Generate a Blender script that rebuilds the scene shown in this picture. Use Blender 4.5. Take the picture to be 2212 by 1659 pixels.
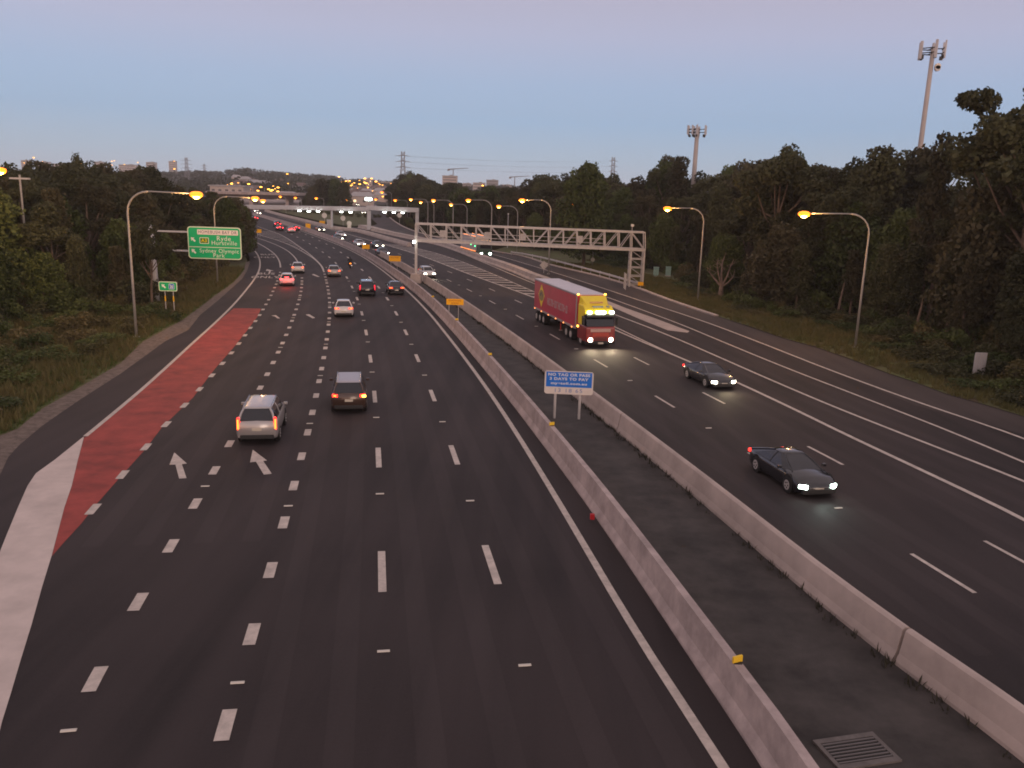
import bpy, bmesh, math, random
import numpy as np
from mathutils import Vector, Matrix
random.seed(7); np.random.seed(7)
for _o in list(bpy.data.objects): bpy.data.objects.remove(_o)
scene = bpy.context.scene
COL = scene.collection

# ---------------------------------------------------------------- camera
F_, CAMH, ROLL = 1835.0, 11.2, 0.030            # focal length in 2212-px units, eye height, roll
PITCH = math.atan((829.5-402.0)/F_)
cam_d = bpy.data.cameras.new("camera"); cam = bpy.data.objects.new("camera", cam_d); COL.objects.link(cam)
cam_d.sensor_width = 36.0; cam_d.lens = 36.0*F_/2212.0
cam_d.clip_start = 0.2; cam_d.clip_end = 9000
_fw = Vector((0, math.cos(PITCH), -math.sin(PITCH))); _up = Vector((0, math.sin(PITCH), math.cos(PITCH))); _rt = Vector((1, 0, 0))
_r2 = _rt*math.cos(ROLL) + _up*math.sin(ROLL); _u2 = -_rt*math.sin(ROLL) + _up*math.cos(ROLL)
M_ = Matrix.Identity(4)
for i in range(3):
    M_[i][0] = _r2[i]; M_[i][1] = _u2[i]; M_[i][2] = -_fw[i]
M_.translation = Vector((0, 0, CAMH))
cam.matrix_world = M_
scene.camera = cam

# ---------------------------------------------------------------- world (dusk sky)
def srgb(r, g, b):
    f = lambda c: (c/12.92 if c <= 0.04045 else ((c+0.055)/1.055)**2.4)
    return (f(r/255.), f(g/255.), f(b/255.))
SUN_EL, SUN_AZ = math.radians(9), math.radians(150)   # azimuth measured from +Y towards +X: behind the camera, to the right
world = bpy.data.worlds.new("World"); scene.world = world; world.use_nodes = True
wn, wl = world.node_tree.nodes, world.node_tree.links
wn.clear()
wo = wn.new('ShaderNodeOutputWorld'); bg = wn.new('ShaderNodeBackground')
sky = wn.new('ShaderNodeTexSky'); sky.sky_type = 'NISHITA'; sky.sun_disc = False
sky.sun_elevation = SUN_EL; sky.sun_rotation = SUN_AZ
tc = wn.new('ShaderNodeTexCoord'); sp = wn.new('ShaderNodeSeparateXYZ'); wl.new(tc.outputs['Generated'], sp.inputs[0])
def ramp(stops, nodes):
    r = nodes.new('ShaderNodeValToRGB'); e = r.color_ramp.elements
    while len(e) > 1: e.remove(e[-1])
    e[0].position = stops[0][0]; e[0].color = (*stops[0][1], 1)
    for p, c in stops[1:]:
        n = e.new(p); n.color = (*c, 1)
    return r
east = ramp([(0.0, srgb(178,184,200)), (0.03, srgb(164,184,208)), (0.07, srgb(148,180,216)), (0.11, srgb(155,178,212)), (0.16, srgb(172,176,204)),
             (0.22, srgb(176,168,188)), (0.36, srgb(168,160,180)), (0.6, (0.46, 0.37, 0.38)), (1.0, (0.58, 0.46, 0.45))], wn)
west = ramp([(0.0, (1.9, 1.05, 0.72)), (0.10, (1.5, 0.95, 0.74)), (0.3, (0.85, 0.66, 0.62)), (0.6, (0.58, 0.47, 0.48)), (1.0, (0.58, 0.46, 0.45))], wn)
wl.new(sp.outputs['Z'], east.inputs[0]); wl.new(sp.outputs['Z'], west.inputs[0])
mp = wn.new('ShaderNodeMapRange'); mp.inputs[1].default_value = 0.1; mp.inputs[2].default_value = -0.7
mp.interpolation_type = 'SMOOTHSTEP'
wl.new(sp.outputs['Y'], mp.inputs[0])
mx = wn.new('ShaderNodeMix'); mx.data_type = 'RGBA'
wl.new(mp.outputs[0], mx.inputs[0]); wl.new(east.outputs[0], mx.inputs[6]); wl.new(west.outputs[0], mx.inputs[7])
sc = wn.new('ShaderNodeVectorMath'); sc.operation = 'SCALE'; sc.inputs['Scale'].default_value = 0.012
wl.new(sky.outputs[0], sc.inputs[0])
ad = wn.new('ShaderNodeVectorMath'); ad.operation = 'ADD'
wl.new(mx.outputs[2], ad.inputs[0]); wl.new(sc.outputs[0], ad.inputs[1])
wl.new(ad.outputs[0], bg.inputs[0]); bg.inputs[1].default_value = 0.92
wl.new(bg.outputs[0], wo.inputs[0])
sd = bpy.data.lights.new("sun", 'SUN'); sd.energy = 0.40; sd.angle = math.radians(25); sd.color = (1.0, 0.80, 0.68)
sun = bpy.data.objects.new("sun", sd); COL.objects.link(sun)
_sd = Vector((math.sin(SUN_AZ)*math.cos(SUN_EL), math.cos(SUN_AZ)*math.cos(SUN_EL), math.sin(SUN_EL)))
sun.rotation_euler = _sd.to_track_quat('Z', 'Y').to_euler()
scene.view_settings.view_transform = 'Standard'; scene.view_settings.look = 'None'
scene.view_settings.exposure = 0.2; scene.view_settings.gamma = 1.0
scene.render.engine = 'CYCLES'
scene.cycles.filter_width = 1.8
scene.cycles.max_bounces = 5; scene.cycles.diffuse_bounces = 2

# ---------------------------------------------------------------- ground height and image <-> ground helpers
def zg(Y):
    Y = max(Y, -60.0)
    return -3.0*(1.0-math.exp(-Y/120.0))
def ray(x, y):
    u = (x-1106.0)/F_; v = -(y-829.5)/F_
    return _r2*u + _u2*v + _fw
def AT(x, y, Y):
    d = ray(x, y); t = Y/d.y
    return Vector((d.x*t, Y, CAMH+d.z*t))
def P(x, y, h=0.0):
    d = ray(x, y); z = zg(60)+h
    for _ in range(80):
        t = (z-CAMH)/min(d.z, -1e-4); z2 = zg(d.y*t)+h
        z = 0.5*z+0.5*z2
    t = (z-CAMH)/min(d.z, -1e-4)
    return Vector((d.x*t, d.y*t, zg(d.y*t)+h))
def PX(p):
    q = Vector(p)-Vector((0, 0, CAMH)); w = q.dot(_fw)
    return (1106+F_*q.dot(_r2)/w, 829.5-F_*q.dot(_u2)/w)
def on(x, y, h=0.0): return Vector((x, y, zg(y)+h))

# ---------------------------------------------------------------- materials
MATS = {}
def mat(name, col, rough=0.6, metal=0.0, emis=None, es=0.0, var=0.0, vscale=2.0, bump=0.0, bscale=20.0, var2=None, coords='Object', alpha=None, trans=0.0, spec=0.5, coat=0.0):
    if name in MATS: return MATS[name]
    m = bpy.data.materials.new(name); m.use_nodes = True
    n, l = m.node_tree.nodes, m.node_tree.links
    b = n['Principled BSDF']; b.inputs['Base Color'].default_value = (*col, 1)
    b.inputs['Roughness'].default_value = rough; b.inputs['Metallic'].default_value = metal
    b.inputs['Specular IOR Level'].default_value = spec
    b.inputs['Coat Weight'].default_value = coat; b.inputs['Coat Roughness'].default_value = 0.06
    if emis:
        b.inputs['Emission Color'].default_value = (*emis, 1); b.inputs['Emission Strength'].default_value = es
    if var > 0 or bump > 0:
        t = n.new('ShaderNodeTexCoord')
    if var > 0:
        nz = n.new('ShaderNodeTexNoise'); nz.inputs['Scale'].default_value = vscale; nz.inputs['Detail'].default_value = 6
        nz.inputs['Roughness'].default_value = 0.65
        l.new(t.outputs[coords], nz.inputs['Vector'])
        c2 = var2 or tuple(c*(1-var) for c in col)
        c1 = tuple(min(1, c*(1+var*0.6)) for c in col)
        r = ramp([(0.32, c2), (0.68, c1)], n)
        l.new(nz.outputs['Fac'], r.inputs[0]); l.new(r.outputs[0], b.inputs['Base Color'])
    if bump > 0:
        nb = n.new('ShaderNodeTexNoise'); nb.inputs['Scale'].default_value = bscale; nb.inputs['Detail'].default_value = 4
        l.new(t.outputs[coords], nb.inputs['Vector'])
        bp = n.new('ShaderNodeBump'); bp.inputs['Strength'].default_value = bump; bp.inputs['Distance'].default_value = 0.02
        l.new(nb.outputs['Fac'], bp.inputs['Height']); l.new(bp.outputs[0], b.inputs['Normal'])
    MATS[name] = m
    return m

def asphalt(name, base, patch):
    m = bpy.data.materials.new(name); m.use_nodes = True
    n, l = m.node_tree.nodes, m.node_tree.links; b = n['Principled BSDF']
    t = n.new('ShaderNodeTexCoord')
    big = n.new('ShaderNodeTexNoise'); big.inputs['Scale'].default_value = 0.09; big.inputs['Detail'].default_value = 5
    l.new(t.outputs['Object'], big.inputs['Vector'])
    mpg = n.new('ShaderNodeMapping'); mpg.inputs['Scale'].default_value = (0.9, 0.03, 1); l.new(t.outputs['Object'], mpg.inputs[0])
    st = n.new('ShaderNodeTexNoise'); st.inputs['Scale'].default_value = 1.0; st.inputs['Detail'].default_value = 4; l.new(mpg.outputs[0], st.inputs['Vector'])
    fine = n.new('ShaderNodeTexNoise'); fine.inputs['Scale'].default_value = 14; fine.inputs['Detail'].default_value = 8; fine.inputs['Roughness'].default_value = 0.8
    l.new(t.outputs['Object'], fine.inputs['Vector'])
    a1 = n.new('ShaderNodeMath'); a1.operation = 'MULTIPLY_ADD'; a1.inputs[1].default_value = 0.45; l.new(big.outputs['Fac'], a1.inputs[0])
    a2 = n.new('ShaderNodeMath'); a2.operation = 'MULTIPLY'; a2.inputs[1].default_value = 0.35; l.new(st.outputs['Fac'], a2.inputs[0]); l.new(a2.outputs[0], a1.inputs[2])
    a3 = n.new('ShaderNodeMath'); a3.operation = 'MULTIPLY_ADD'; a3.inputs[1].default_value = 0.22; l.new(fine.outputs['Fac'], a3.inputs[0]); l.new(a1.outputs[0], a3.inputs[2])
    r = ramp([(0.36, patch), (0.52, base), (0.68, tuple(c*1.35 for c in base))], n)
    l.new(a3.outputs[0], r.inputs[0]); l.new(r.outputs[0], b.inputs['Base Color'])
    b.inputs['Roughness'].default_value = 0.78; b.inputs['Specular IOR Level'].default_value = 0.3
    bp = n.new('ShaderNodeBump'); bp.inputs['Strength'].default_value = 0.35; bp.inputs['Distance'].default_value = 0.01
    nb = n.new('ShaderNodeTexNoise'); nb.inputs['Scale'].default_value = 60; l.new(t.outputs['Object'], nb.inputs['Vector'])
    l.new(nb.outputs['Fac'], bp.inputs['Height']); l.new(bp.outputs[0], b.inputs['Normal'])
    MATS[name] = m
    return m

def leafmat(name, c1, c2, trans=0.25):
    m = bpy.data.materials.new(name); m.use_nodes = True
    n, l = m.node_tree.nodes, m.node_tree.links; b = n['Principled BSDF']; out = n['Material Output']
    oi = n.new('ShaderNodeObjectInfo'); t = n.new('ShaderNodeTexCoord')
    nz = n.new('ShaderNodeTexNoise'); nz.inputs['Scale'].default_value = 0.55; nz.inputs['Detail'].default_value = 3
    l.new(t.outputs['Object'], nz.inputs['Vector'])
    a = n.new('ShaderNodeMath'); a.operation = 'MULTIPLY_ADD'; a.inputs[1].default_value = 0.5; a.inputs[2].default_value = -0.1
    l.new(oi.outputs['Random'], a.inputs[0])
    s = n.new('ShaderNodeMath'); s.operation = 'MULTIPLY_ADD'; s.inputs[1].default_value = 0.9; l.new(nz.outputs['Fac'], s.inputs[0]); l.new(a.outputs[0], s.inputs[2])
    r = ramp([(0.2, c1), (0.85, c2)], n); l.new(s.outputs[0], r.inputs[0]); l.new(r.outputs[0], b.inputs['Base Color'])
    b.inputs['Roughness'].default_value = 0.6; b.inputs['Specular IOR Level'].default_value = 0.25
    tr = n.new('ShaderNodeBsdfTranslucent'); l.new(r.outputs[0], tr.inputs[0])
    mxs = n.new('ShaderNodeMixShader'); mxs.inputs[0].default_value = trans
    l.new(b.outputs[0], mxs.inputs[1]); l.new(tr.outputs[0], mxs.inputs[2]); l.new(mxs.outputs[0], out.inputs[0])
    MATS[name] = m
    return m

ASPH = asphalt('asphalt', (0.036, 0.0275, 0.028), (0.016, 0.0125, 0.013))
ASPH2 = asphalt('asphalt_aged', (0.062, 0.049, 0.047), (0.034, 0.027, 0.027))
RED = mat('red_lane_surface', (0.33, 0.050, 0.040), 0.8, var=0.35, vscale=0.9, bump=0.2, bscale=40)
PAINT = mat('road_paint', (0.56, 0.49, 0.44), 0.7, var=0.25, vscale=3.0)
CONC = mat('concrete', (0.43, 0.35, 0.335), 0.85, var=0.32, vscale=1.1, bump=0.3, bscale=30)
CONCP = mat('pale_concrete', (0.46, 0.38, 0.345), 0.85, var=0.22, vscale=0.6, bump=0.2, bscale=25)
GRAVEL = mat('gravel', (0.16, 0.125, 0.105), 0.95, var=0.5, vscale=3.0, bump=0.6, bscale=25)
GROUND = mat('grassy_earth', (0.030, 0.030, 0.015), 1.0, spec=0.0, var=0.6, vscale=0.25, var2=(0.018, 0.014, 0.010), bump=0.8, bscale=2.0)
VERGE = mat('verge_turf', (0.075, 0.095, 0.028), 0.95, var=0.6, vscale=0.4, var2=(0.075, 0.052, 0.026), bump=0.8, bscale=3.0)
STEEL = mat('galvanised_steel', (0.52, 0.49, 0.48), 0.5, metal=0.15, var=0.15, vscale=3)
GOREP = mat('gore_paint', (0.60, 0.51, 0.47), 0.75, var=0.18, vscale=0.7)
PSTEEL = mat('pale_painted_steel', (0.50, 0.50, 0.53), 0.5, var=0.1, vscale=1)
POLE = mat('lamp_pole_steel', (0.40, 0.38, 0.36), 0.5, metal=0.3, var=0.15, vscale=2)
DARKM = mat('dark_metal', (0.03, 0.03, 0.032), 0.5, metal=0.4)
BLACK = mat('black_rubber', (0.012, 0.012, 0.013), 0.8)
SODIUM = mat('sodium_light', (0.9, 0.5, 0.1), 0.4, emis=(1.0, 0.52, 0.10), es=22)
SODGLOW = mat('sodium_halo_glow', (0.9, 0.4, 0.05), 0.4, emis=(1.0, 0.20, 0.008), es=2.4)  # orange glow for the added halo shell around each lamp
SODFAR = mat('distant_sodium_light', (0.9, 0.5, 0.1), 0.4, emis=(1.0, 0.40, 0.05), es=6)
WHITEL = mat('white_light', (0.9, 0.9, 0.9), 0.4, emis=(0.95, 1.0, 0.90), es=14)
HEADL = mat('headlamp_light', (0.9, 0.9, 0.9), 0.4, emis=(1.0, 0.93, 0.72), es=16)
HEADC = mat('cool_headlamp_light', (0.9, 0.9, 0.9), 0.4, emis=(0.80, 1.0, 0.88), es=12)
AMBER = mat('amber_light', (0.9, 0.5, 0.1), 0.4, emis=(1.0, 0.45, 0.05), es=9)
TAIL = mat('tail_light', (0.6, 0.02, 0.02), 0.3, emis=(1.0, 0.035, 0.025), es=2.6)
TAILH = mat('tail_light_core', (0.8, 0.3, 0.02), 0.3, emis=(1.0, 0.22, 0.03), es=3.0)
BRAKE = mat('brake_light', (0.8, 0.1, 0.1), 0.3, emis=(1.0, 0.035, 0.04), es=8)
REDL = mat('red_light', (0.6, 0.02, 0.02), 0.3, emis=(1.0, 0.02, 0.05), es=1.2)
GLASS = mat('car_glass', (0.014, 0.016, 0.022), 0.06, spec=0.7)
CHROME = mat('bright_trim', (0.55, 0.55, 0.56), 0.25, metal=0.9)
PLATE = mat('number_plate', (0.55, 0.50, 0.42), 0.5)
WHITEP = mat('white_reflective', (0.72, 0.68, 0.62), 0.5)
SGREEN = mat('sign_green', (0.0, 0.50, 0.17), 0.5)
SBLUE = mat('sign_blue', (0.004, 0.16, 0.66), 0.5, var=0.15, vscale=2)
ORANGE = mat('sign_orange', (1.0, 0.48, 0.0), 0.5)
YELLOWP = mat('yellow_reflector', (0.85, 0.55, 0.03), 0.5)
BARK = mat('bark', (0.15, 0.11, 0.085), 0.9, var=0.5, vscale=1.5, bump=0.4, bscale=8)
LEAF_A = leafmat('gum_leaves', (0.028, 0.032, 0.014), (0.092, 0.094, 0.042))
LEAF_B = leafmat('green_leaves', (0.034, 0.050, 0.015), (0.110, 0.135, 0.040))
LEAF_C = leafmat('brown_green_leaves', (0.034, 0.033, 0.016), (0.098, 0.086, 0.044))
GRASSM = leafmat('grass_blades', (0.075, 0.105, 0.028), (0.22, 0.18, 0.078), 0.3)
GRASSG = leafmat('green_grass_blades', (0.055, 0.100, 0.022), (0.13, 0.17, 0.045), 0.3)
SCRUB = leafmat('scrub_leaves', (0.050, 0.060, 0.020), (0.16, 0.125, 0.055), 0.25)

# ---------------------------------------------------------------- mesh helpers
class MB:
    def __init__(s): s.v = []; s.f = []; s.m = []; s.mats = []; s.sm = False
    def mi(s, m):
        if m not in s.mats: s.mats.append(m)
        return s.mats.index(m)
    def face(s, pts, m):
        i = len(s.v); s.v += [tuple(p) for p in pts]; s.f.append(tuple(range(i, i+len(pts)))); s.m.append(s.mi(m))
    def box(s, c, d, m, rot=0.0, bev=0.0):
        cx, cy, cz = c; hx, hy, hz = d[0]/2, d[1]/2, d[2]/2
        ca, sa = math.cos(rot), math.sin(rot); i = len(s.v)
        for z in (-hz, hz):
            for x, y in ((-hx, -hy), (hx, -hy), (hx, hy), (-hx, hy)):
                s.v.append((cx+x*ca-y*sa, cy+x*sa+y*ca, cz+z))
        k = s.mi(m)
        for f in ((3, 2, 1, 0), (4, 5, 6, 7), (0, 1, 5, 4), (1, 2, 6, 5), (2, 3, 7, 6), (3, 0, 4, 7)):
            s.f.append(tuple(i+q for q in f)); s.m.append(k)
    def tube(s, pts, r, m, n=8, cap=True):
        pts = [Vector(p) for p in pts]; rs = r if isinstance(r, (list, tuple)) else [r]*len(pts)
        k = s.mi(m); rings = []; prev = None
        for i, p in enumerate(pts):
            t = (pts[min(i+1, len(pts)-1)]-pts[max(i-1, 0)]).normalized()
            a = Vector((0, 0, 1)) if abs(t.z) < 0.9 else Vector((1, 0, 0))
            if prev is not None:
                a = prev
            x = (a-t*a.dot(t)).normalized(); prev = x; y = t.cross(x)
            b = len(s.v)
            for j in range(n):
                q = p+(x*math.cos(2*math.pi*j/n)+y*math.sin(2*math.pi*j/n))*rs[i]
                s.v.append(tuple(q))
            rings.append(b)
        for a, b in zip(rings, rings[1:]):
            for j in range(n):
                s.f.append((a+j, a+(j+1) % n, b+(j+1) % n, b+j)); s.m.append(k)
        if cap:
            s.f.append(tuple(rings[0]+j for j in reversed(range(n)))); s.m.append(k)
            s.f.append(tuple(rings[-1]+j for j in range(n))); s.m.append(k)
    def cyl(s, a, b, r, m, n=12): s.tube([a, b], r, m, n)
    def loft(s, rings, m, closed=True, caps=True):
        k = s.mi(m); idx = []
        for rg in rings:
            b = len(s.v); s.v += [tuple(p) for p in rg]; idx.append(b)
        n = len(rings[0])
        for a, b in zip(idx, idx[1:]):
            for j in range(n if closed else n-1):
                s.f.append((a+j, a+(j+1) % n, b+(j+1) % n, b+j)); s.m.append(k)
        if caps:
            s.f.append(tuple(idx[0]+j for j in reversed(range(n)))); s.m.append(k)
            s.f.append(tuple(idx[-1]+j for j in range(n))); s.m.append(k)
    def prism_y(s, pts, y0, y1, m):        # polygon in XZ extruded along Y
        n = len(pts); i = len(s.v); k = s.mi(m)
        s.v += [(x, y0, z) for x, z in pts]+[(x, y1, z) for x, z in pts]
        s.f.append(tuple(i+j for j in range(n))); s.m.append(k)
        s.f.append(tuple(i+n+j for j in reversed(range(n)))); s.m.append(k)
        for j in range(n):
            s.f.append((i+j, i+n+j, i+n+(j+1) % n, i+(j+1) % n)); s.m.append(k)
    def prism_x(s, pts, x0, x1, m):        # polygon in YZ extruded along X
        n = len(pts); i = len(s.v); k = s.mi(m)
        s.v += [(x0, y, z) for y, z in pts]+[(x1, y, z) for y, z in pts]
        s.f.append(tuple(i+j for j in range(n))); s.m.append(k)
        s.f.append(tuple(i+n+j for j in reversed(range(n)))); s.m.append(k)
        for j in range(n):
            s.f.append((i+j, i+n+j, i+n+(j+1) % n, i+(j+1) % n)); s.m.append(k)
    def build(s, name, parent=None, smooth=False, fix=True, bevel=0.0):
        me = bpy.data.meshes.new(name); me.from_pydata(s.v, [], s.f)
        for m in s.mats: me.materials.append(m)
        me.polygons.foreach_set('material_index', s.m)
        if smooth: me.polygons.foreach_set('use_smooth', [True]*len(s.f))
        me.update()
        if fix:
            b = bmesh.new(); b.from_mesh(me)
            if smooth: bmesh.ops.remove_doubles(b, verts=b.verts, dist=0.0005)
            bmesh.ops.recalc_face_normals(b, faces=b.faces); b.to_mesh(me); b.free()
        o = bpy.data.objects.new(name, me); COL.objects.link(o)
        if parent: o.parent = parent
        if bevel > 0:
            md = o.modifiers.new('bevel', 'BEVEL'); md.width = bevel; md.segments = 2; md.limit_method = 'ANGLE'
        return o

def tag(o, label=None, cat=None, group=None, kind=None):
    if label: o['label'] = label
    if cat: o['category'] = cat
    if group: o['group'] = group
    if kind: o['kind'] = kind
    return o
def thing(name, label, cat, loc=(0, 0, 0), rz=0.0, group=None):
    o = bpy.data.objects.new(name, None); COL.objects.link(o); o.empty_display_size = 0.3
    o.location = loc; o.rotation_euler = (0, 0, rz)
    return tag(o, label, cat, group)
def copy_tree(o, parent=None):
    c = o.copy(); COL.objects.link(c)
    if parent is not None: c.parent = parent
    for ch in [x for x in KIDS.get(o.name, [])]: copy_tree(ch, c)
    return c
KIDS = {}
def index_kids():
    KIDS.clear()
    for o in bpy.data.objects:
        if o.parent: KIDS.setdefault(o.parent.name, []).append(o)

def cat_rom(pts, step=1.5):
    pts = [Vector((p[0], p[1])) for p in pts]; out = []
    e = [pts[0]*2-pts[1]]+pts+[pts[-1]*2-pts[-2]]
    for i in range(1, len(e)-2):
        p0, p1, p2, p3 = e[i-1], e[i], e[i+1], e[i+2]
        # centripetal parametrisation keeps the unequal spacing from looping
        t0 = 0; t1 = t0+max((p1-p0).length, 1e-6)**0.5; t2 = t1+max((p2-p1).length, 1e-6)**0.5; t3 = t2+max((p3-p2).length, 1e-6)**0.5
        n = max(1, int((p2-p1).length/step))
        for k in range(n):
            t = t1+(t2-t1)*k/n
            a1 = p0*((t1-t)/(t1-t0))+p1*((t-t0)/(t1-t0)); a2 = p1*((t2-t)/(t2-t1))+p2*((t-t1)/(t2-t1)); a3 = p2*((t3-t)/(t3-t2))+p3*((t-t2)/(t3-t2))
            b1 = a1*((t2-t)/(t2-t0))+a2*((t-t0)/(t2-t0)); b2 = a2*((t3-t)/(t3-t1))+a3*((t-t1)/(t3-t1))
            out.append(b1*((t2-t)/(t2-t1))+b2*((t-t1)/(t2-t1)))
    out.append(pts[-1]); return out
class Curve:
    def __init__(s, px, step=1.5, smooth=0):
        g = [P(*p) for p in px]; g = [(q.x, q.y) for q in g]
        for _ in range(smooth):
            g = [g[0]]+[((a[0]+2*b[0]+c[0])/4, (a[1]+2*b[1]+c[1])/4) for a, b, c in zip(g, g[1:], g[2:])]+[g[-1]]
        s.p = cat_rom(g, step); s.s = [0.0]
        for a, b in zip(s.p, s.p[1:]): s.s.append(s.s[-1]+(b-a).length)
        s.L = s.s[-1]
    def at(s, d):
        d = min(max(d, 0), s.L)
        import bisect
        i = min(max(bisect.bisect_right(s.s, d)-1, 0), len(s.p)-2)
        t = (d-s.s[i])/max(s.s[i+1]-s.s[i], 1e-9); q = s.p[i].lerp(s.p[i+1], t)
        a = s.p[max(i-1, 0)]; b = s.p[min(i+2, len(s.p)-1)]
        return q, (b-a).normalized()
    def near(s, q):
        q = Vector((q[0], q[1])); k = min(range(len(s.p)), key=lambda i: (s.p[i]-q).length_squared); return s.s[k]
def strip(mb, cv, w, h, m, s0=0.0, s1=None, step=2.0, off=0.0):
    s1 = cv.L if s1 is None else s1; n = max(1, int(math.ceil((s1-s0)/step))); pr = None
    for i in range(n+1):
        q, t = cv.at(s0+(s1-s0)*i/n); nr = Vector((t.y, -t.x)); c = q+nr*off
        a = c-nr*w/2; b = c+nr*w/2; cur = (on(a.x, a.y, h), on(b.x, b.y, h))
        if pr: mb.face([pr[0], pr[1], cur[1], cur[0]], m)
        pr = cur
def flat_poly(name, g, h, m, cut=4.0):
    """polygon in plan, laid on the curved ground: cut into rows so that it follows the profile"""
    bm = bmesh.new(); vs = [bm.verts.new((p[0], p[1], 0)) for p in g]
    f = bm.faces.new(vs); bmesh.ops.triangulate(bm, faces=[f])
    y0 = min(p[1] for p in g); y1 = max(p[1] for p in g); y = math.ceil(y0/cut)*cut
    while y < y1:
        bmesh.ops.bisect_plane(bm, geom=bm.verts[:]+bm.edges[:]+bm.faces[:], plane_co=(0, y, 0), plane_no=(0, 1, 0), dist=1e-5)
        y += cut if y < 160 else cut*3
    for v in bm.verts: v.co.z = zg(v.co.y)+h
    bmesh.ops.recalc_face_normals(bm, faces=bm.faces)
    for f in bm.faces:
        if f.normal.z < 0: f.normal_flip()
    me = bpy.data.meshes.new(name); bm.to_mesh(me); bm.free(); me.materials.append(m)
    o = bpy.data.objects.new(name, me); COL.objects.link(o); return o
def GP(px): return [(P(*p).x, P(*p).y) for p in px]
def fit(o, w, h=None):
    xs = [v.co.x for v in o.data.vertices]; zs = [v.co.z for v in o.data.vertices]; k = w/(max(xs)-min(xs)); kz = k if h is None else h/(max(zs)-min(zs))
    cx = (max(xs)+min(xs))/2
    for v in o.data.vertices: v.co.x = (v.co.x-cx)*k; v.co.z *= kz
    return o
def text_part(s, size, m, parent, loc, name='lettering', flat=False, stretch=1.0, rot=None, align='CENTER', spacing=1.0, bold=0.0):
    cu = bpy.data.curves.new('t', 'FONT'); cu.body = s; cu.size = size; cu.align_x = align; cu.align_y = 'CENTER'; cu.extrude = 0.004 if not flat else 0.0
    cu.space_character = spacing; cu.offset = bold
    o = bpy.data.objects.new('t', cu); COL.objects.link(o)
    dg = bpy.context.evaluated_depsgraph_get(); me = bpy.data.meshes.new_from_object(o.evaluated_get(dg))
    bpy.data.objects.remove(o)
    if not flat:
        me.transform(Matrix.Rotation(math.pi/2, 4, 'X'))
    else:
        me.transform(Matrix.Diagonal((1, stretch, 1, 1)))
    me.materials.clear(); me.materials.append(m)
    me.name = name
    r = bpy.data.objects.new(name, me); COL.objects.link(r)
    if parent: r.parent = parent
    r.location = loc
    return r

# ================================================================= SETTING: ground, roads, markings
def spaced(lo, hi, near, st, g):
    r = [0.0]; s = st
    while r[-1] < hi:
        if r[-1] > near: s *= g
        r.append(r[-1]+s)
    return r
ys = [-60+4*i for i in range(76)]; s = 6.0
while ys[-1] < 7000: ys.append(ys[-1]+s); s *= 1.14
xp = spaced(0, 5000, 160, 8, 1.25); xs = sorted(set([-x for x in xp]+xp))
gv = [(x, y, zg(y)-0.07) for y in ys for x in xs]; nx = len(xs)
gf = [(j*nx+i, j*nx+i+1, (j+1)*nx+i+1, (j+1)*nx+i) for j in range(len(ys)-1) for i in range(nx-1)]
gme = bpy.data.meshes.new('ground'); gme.from_pydata(gv, [], gf); gme.materials.append(GROUND)
gro = bpy.data.objects.new('ground', gme); COL.objects.link(gro); tag(gro, kind='structure')

left_asph = [(-330, 2300), (-150, 1650), (-110, 1350), (-60, 1150), (0, 1026), (18, 987), (42, 961), (92, 919), (170, 865), (262, 806), (357, 737), (406.7, 713), (431.5, 681), (471, 649), (523, 602), (533, 586), (539, 570), (539, 555), (533, 541), (520, 530), (500, 519), (470, 507), (430, 495)]
right_asph = [(430, 449), (545, 449), (576, 452), (600.6, 461), (640, 471), (690, 481), (740, 491), (797, 491), (893.7, 499), (960, 517), (1066, 542), (1126, 552), (1187.8, 571), (1299.4, 598), (1373.8, 620.6), (1426, 641), (1481, 660.7), (1547, 682), (1613.5, 704), (1696, 732), (1762, 750), (1845, 779), (1911, 804), (1977, 826), (2043, 851), (2126, 874), (2212, 900), (2400, 965), (2800, 1200), (3300, 2300)]
road = flat_poly('road', GP(left_asph+right_asph), 0.0, ASPH); tag(road, kind='structure')
ramp_far = [(797, 490), (815, 484), (800, 470), (787, 455), (779, 442), (775, 434), (800, 434), (822, 448), (843, 470), (868, 487), (893.7, 497.5), (930, 508), (893, 519), (842, 500)]
r2 = flat_poly('slip_road', GP(ramp_far), 0.012, ASPH2); tag(r2, kind='structure')
# right-hand slip road: paler, older surfacing beyond the edge line
sh = [(1066, 546), (1126, 554), (1187.8, 573), (1299.4, 600), (1373.8, 622.6), (1426, 643), (1481, 662.7), (1547, 684), (1613.5, 706), (1696, 734), (1762, 752), (1845, 781), (1911, 806), (1977, 828), (2043, 853), (2126, 876), (2212, 902), (2420, 980), (2420, 1035),
      (2212, 938), (1977, 875.6), (1812, 806), (1646.5, 740), (1481, 680.5), (1413.5, 659), (1327, 631), (1187.8, 584), (1066, 550)]
tag(flat_poly('hard_shoulder', GP(sh), 0.004, ASPH2), kind='structure')
tag(flat_poly('gravel_strip', GP([(-240, 1600), (-170, 1300), (-110, 1100), (-60, 985), (0, 940), (39, 925), (89, 883), (167, 838.6), (259, 785), (309.5, 737), (396, 690), (464, 639), (506, 609), (527, 583), (531, 566), (545, 562), (541, 575), (526, 603), (474, 650),
     (434, 683), (409, 714), (360, 738.5), (265, 808), (173, 867), (94, 921.5), (44, 964), (20, 990), (1, 1030), (-58, 1154), (-108, 1354), (-148, 1655)]), -0.02, GRAVEL), kind='structure')
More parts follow.
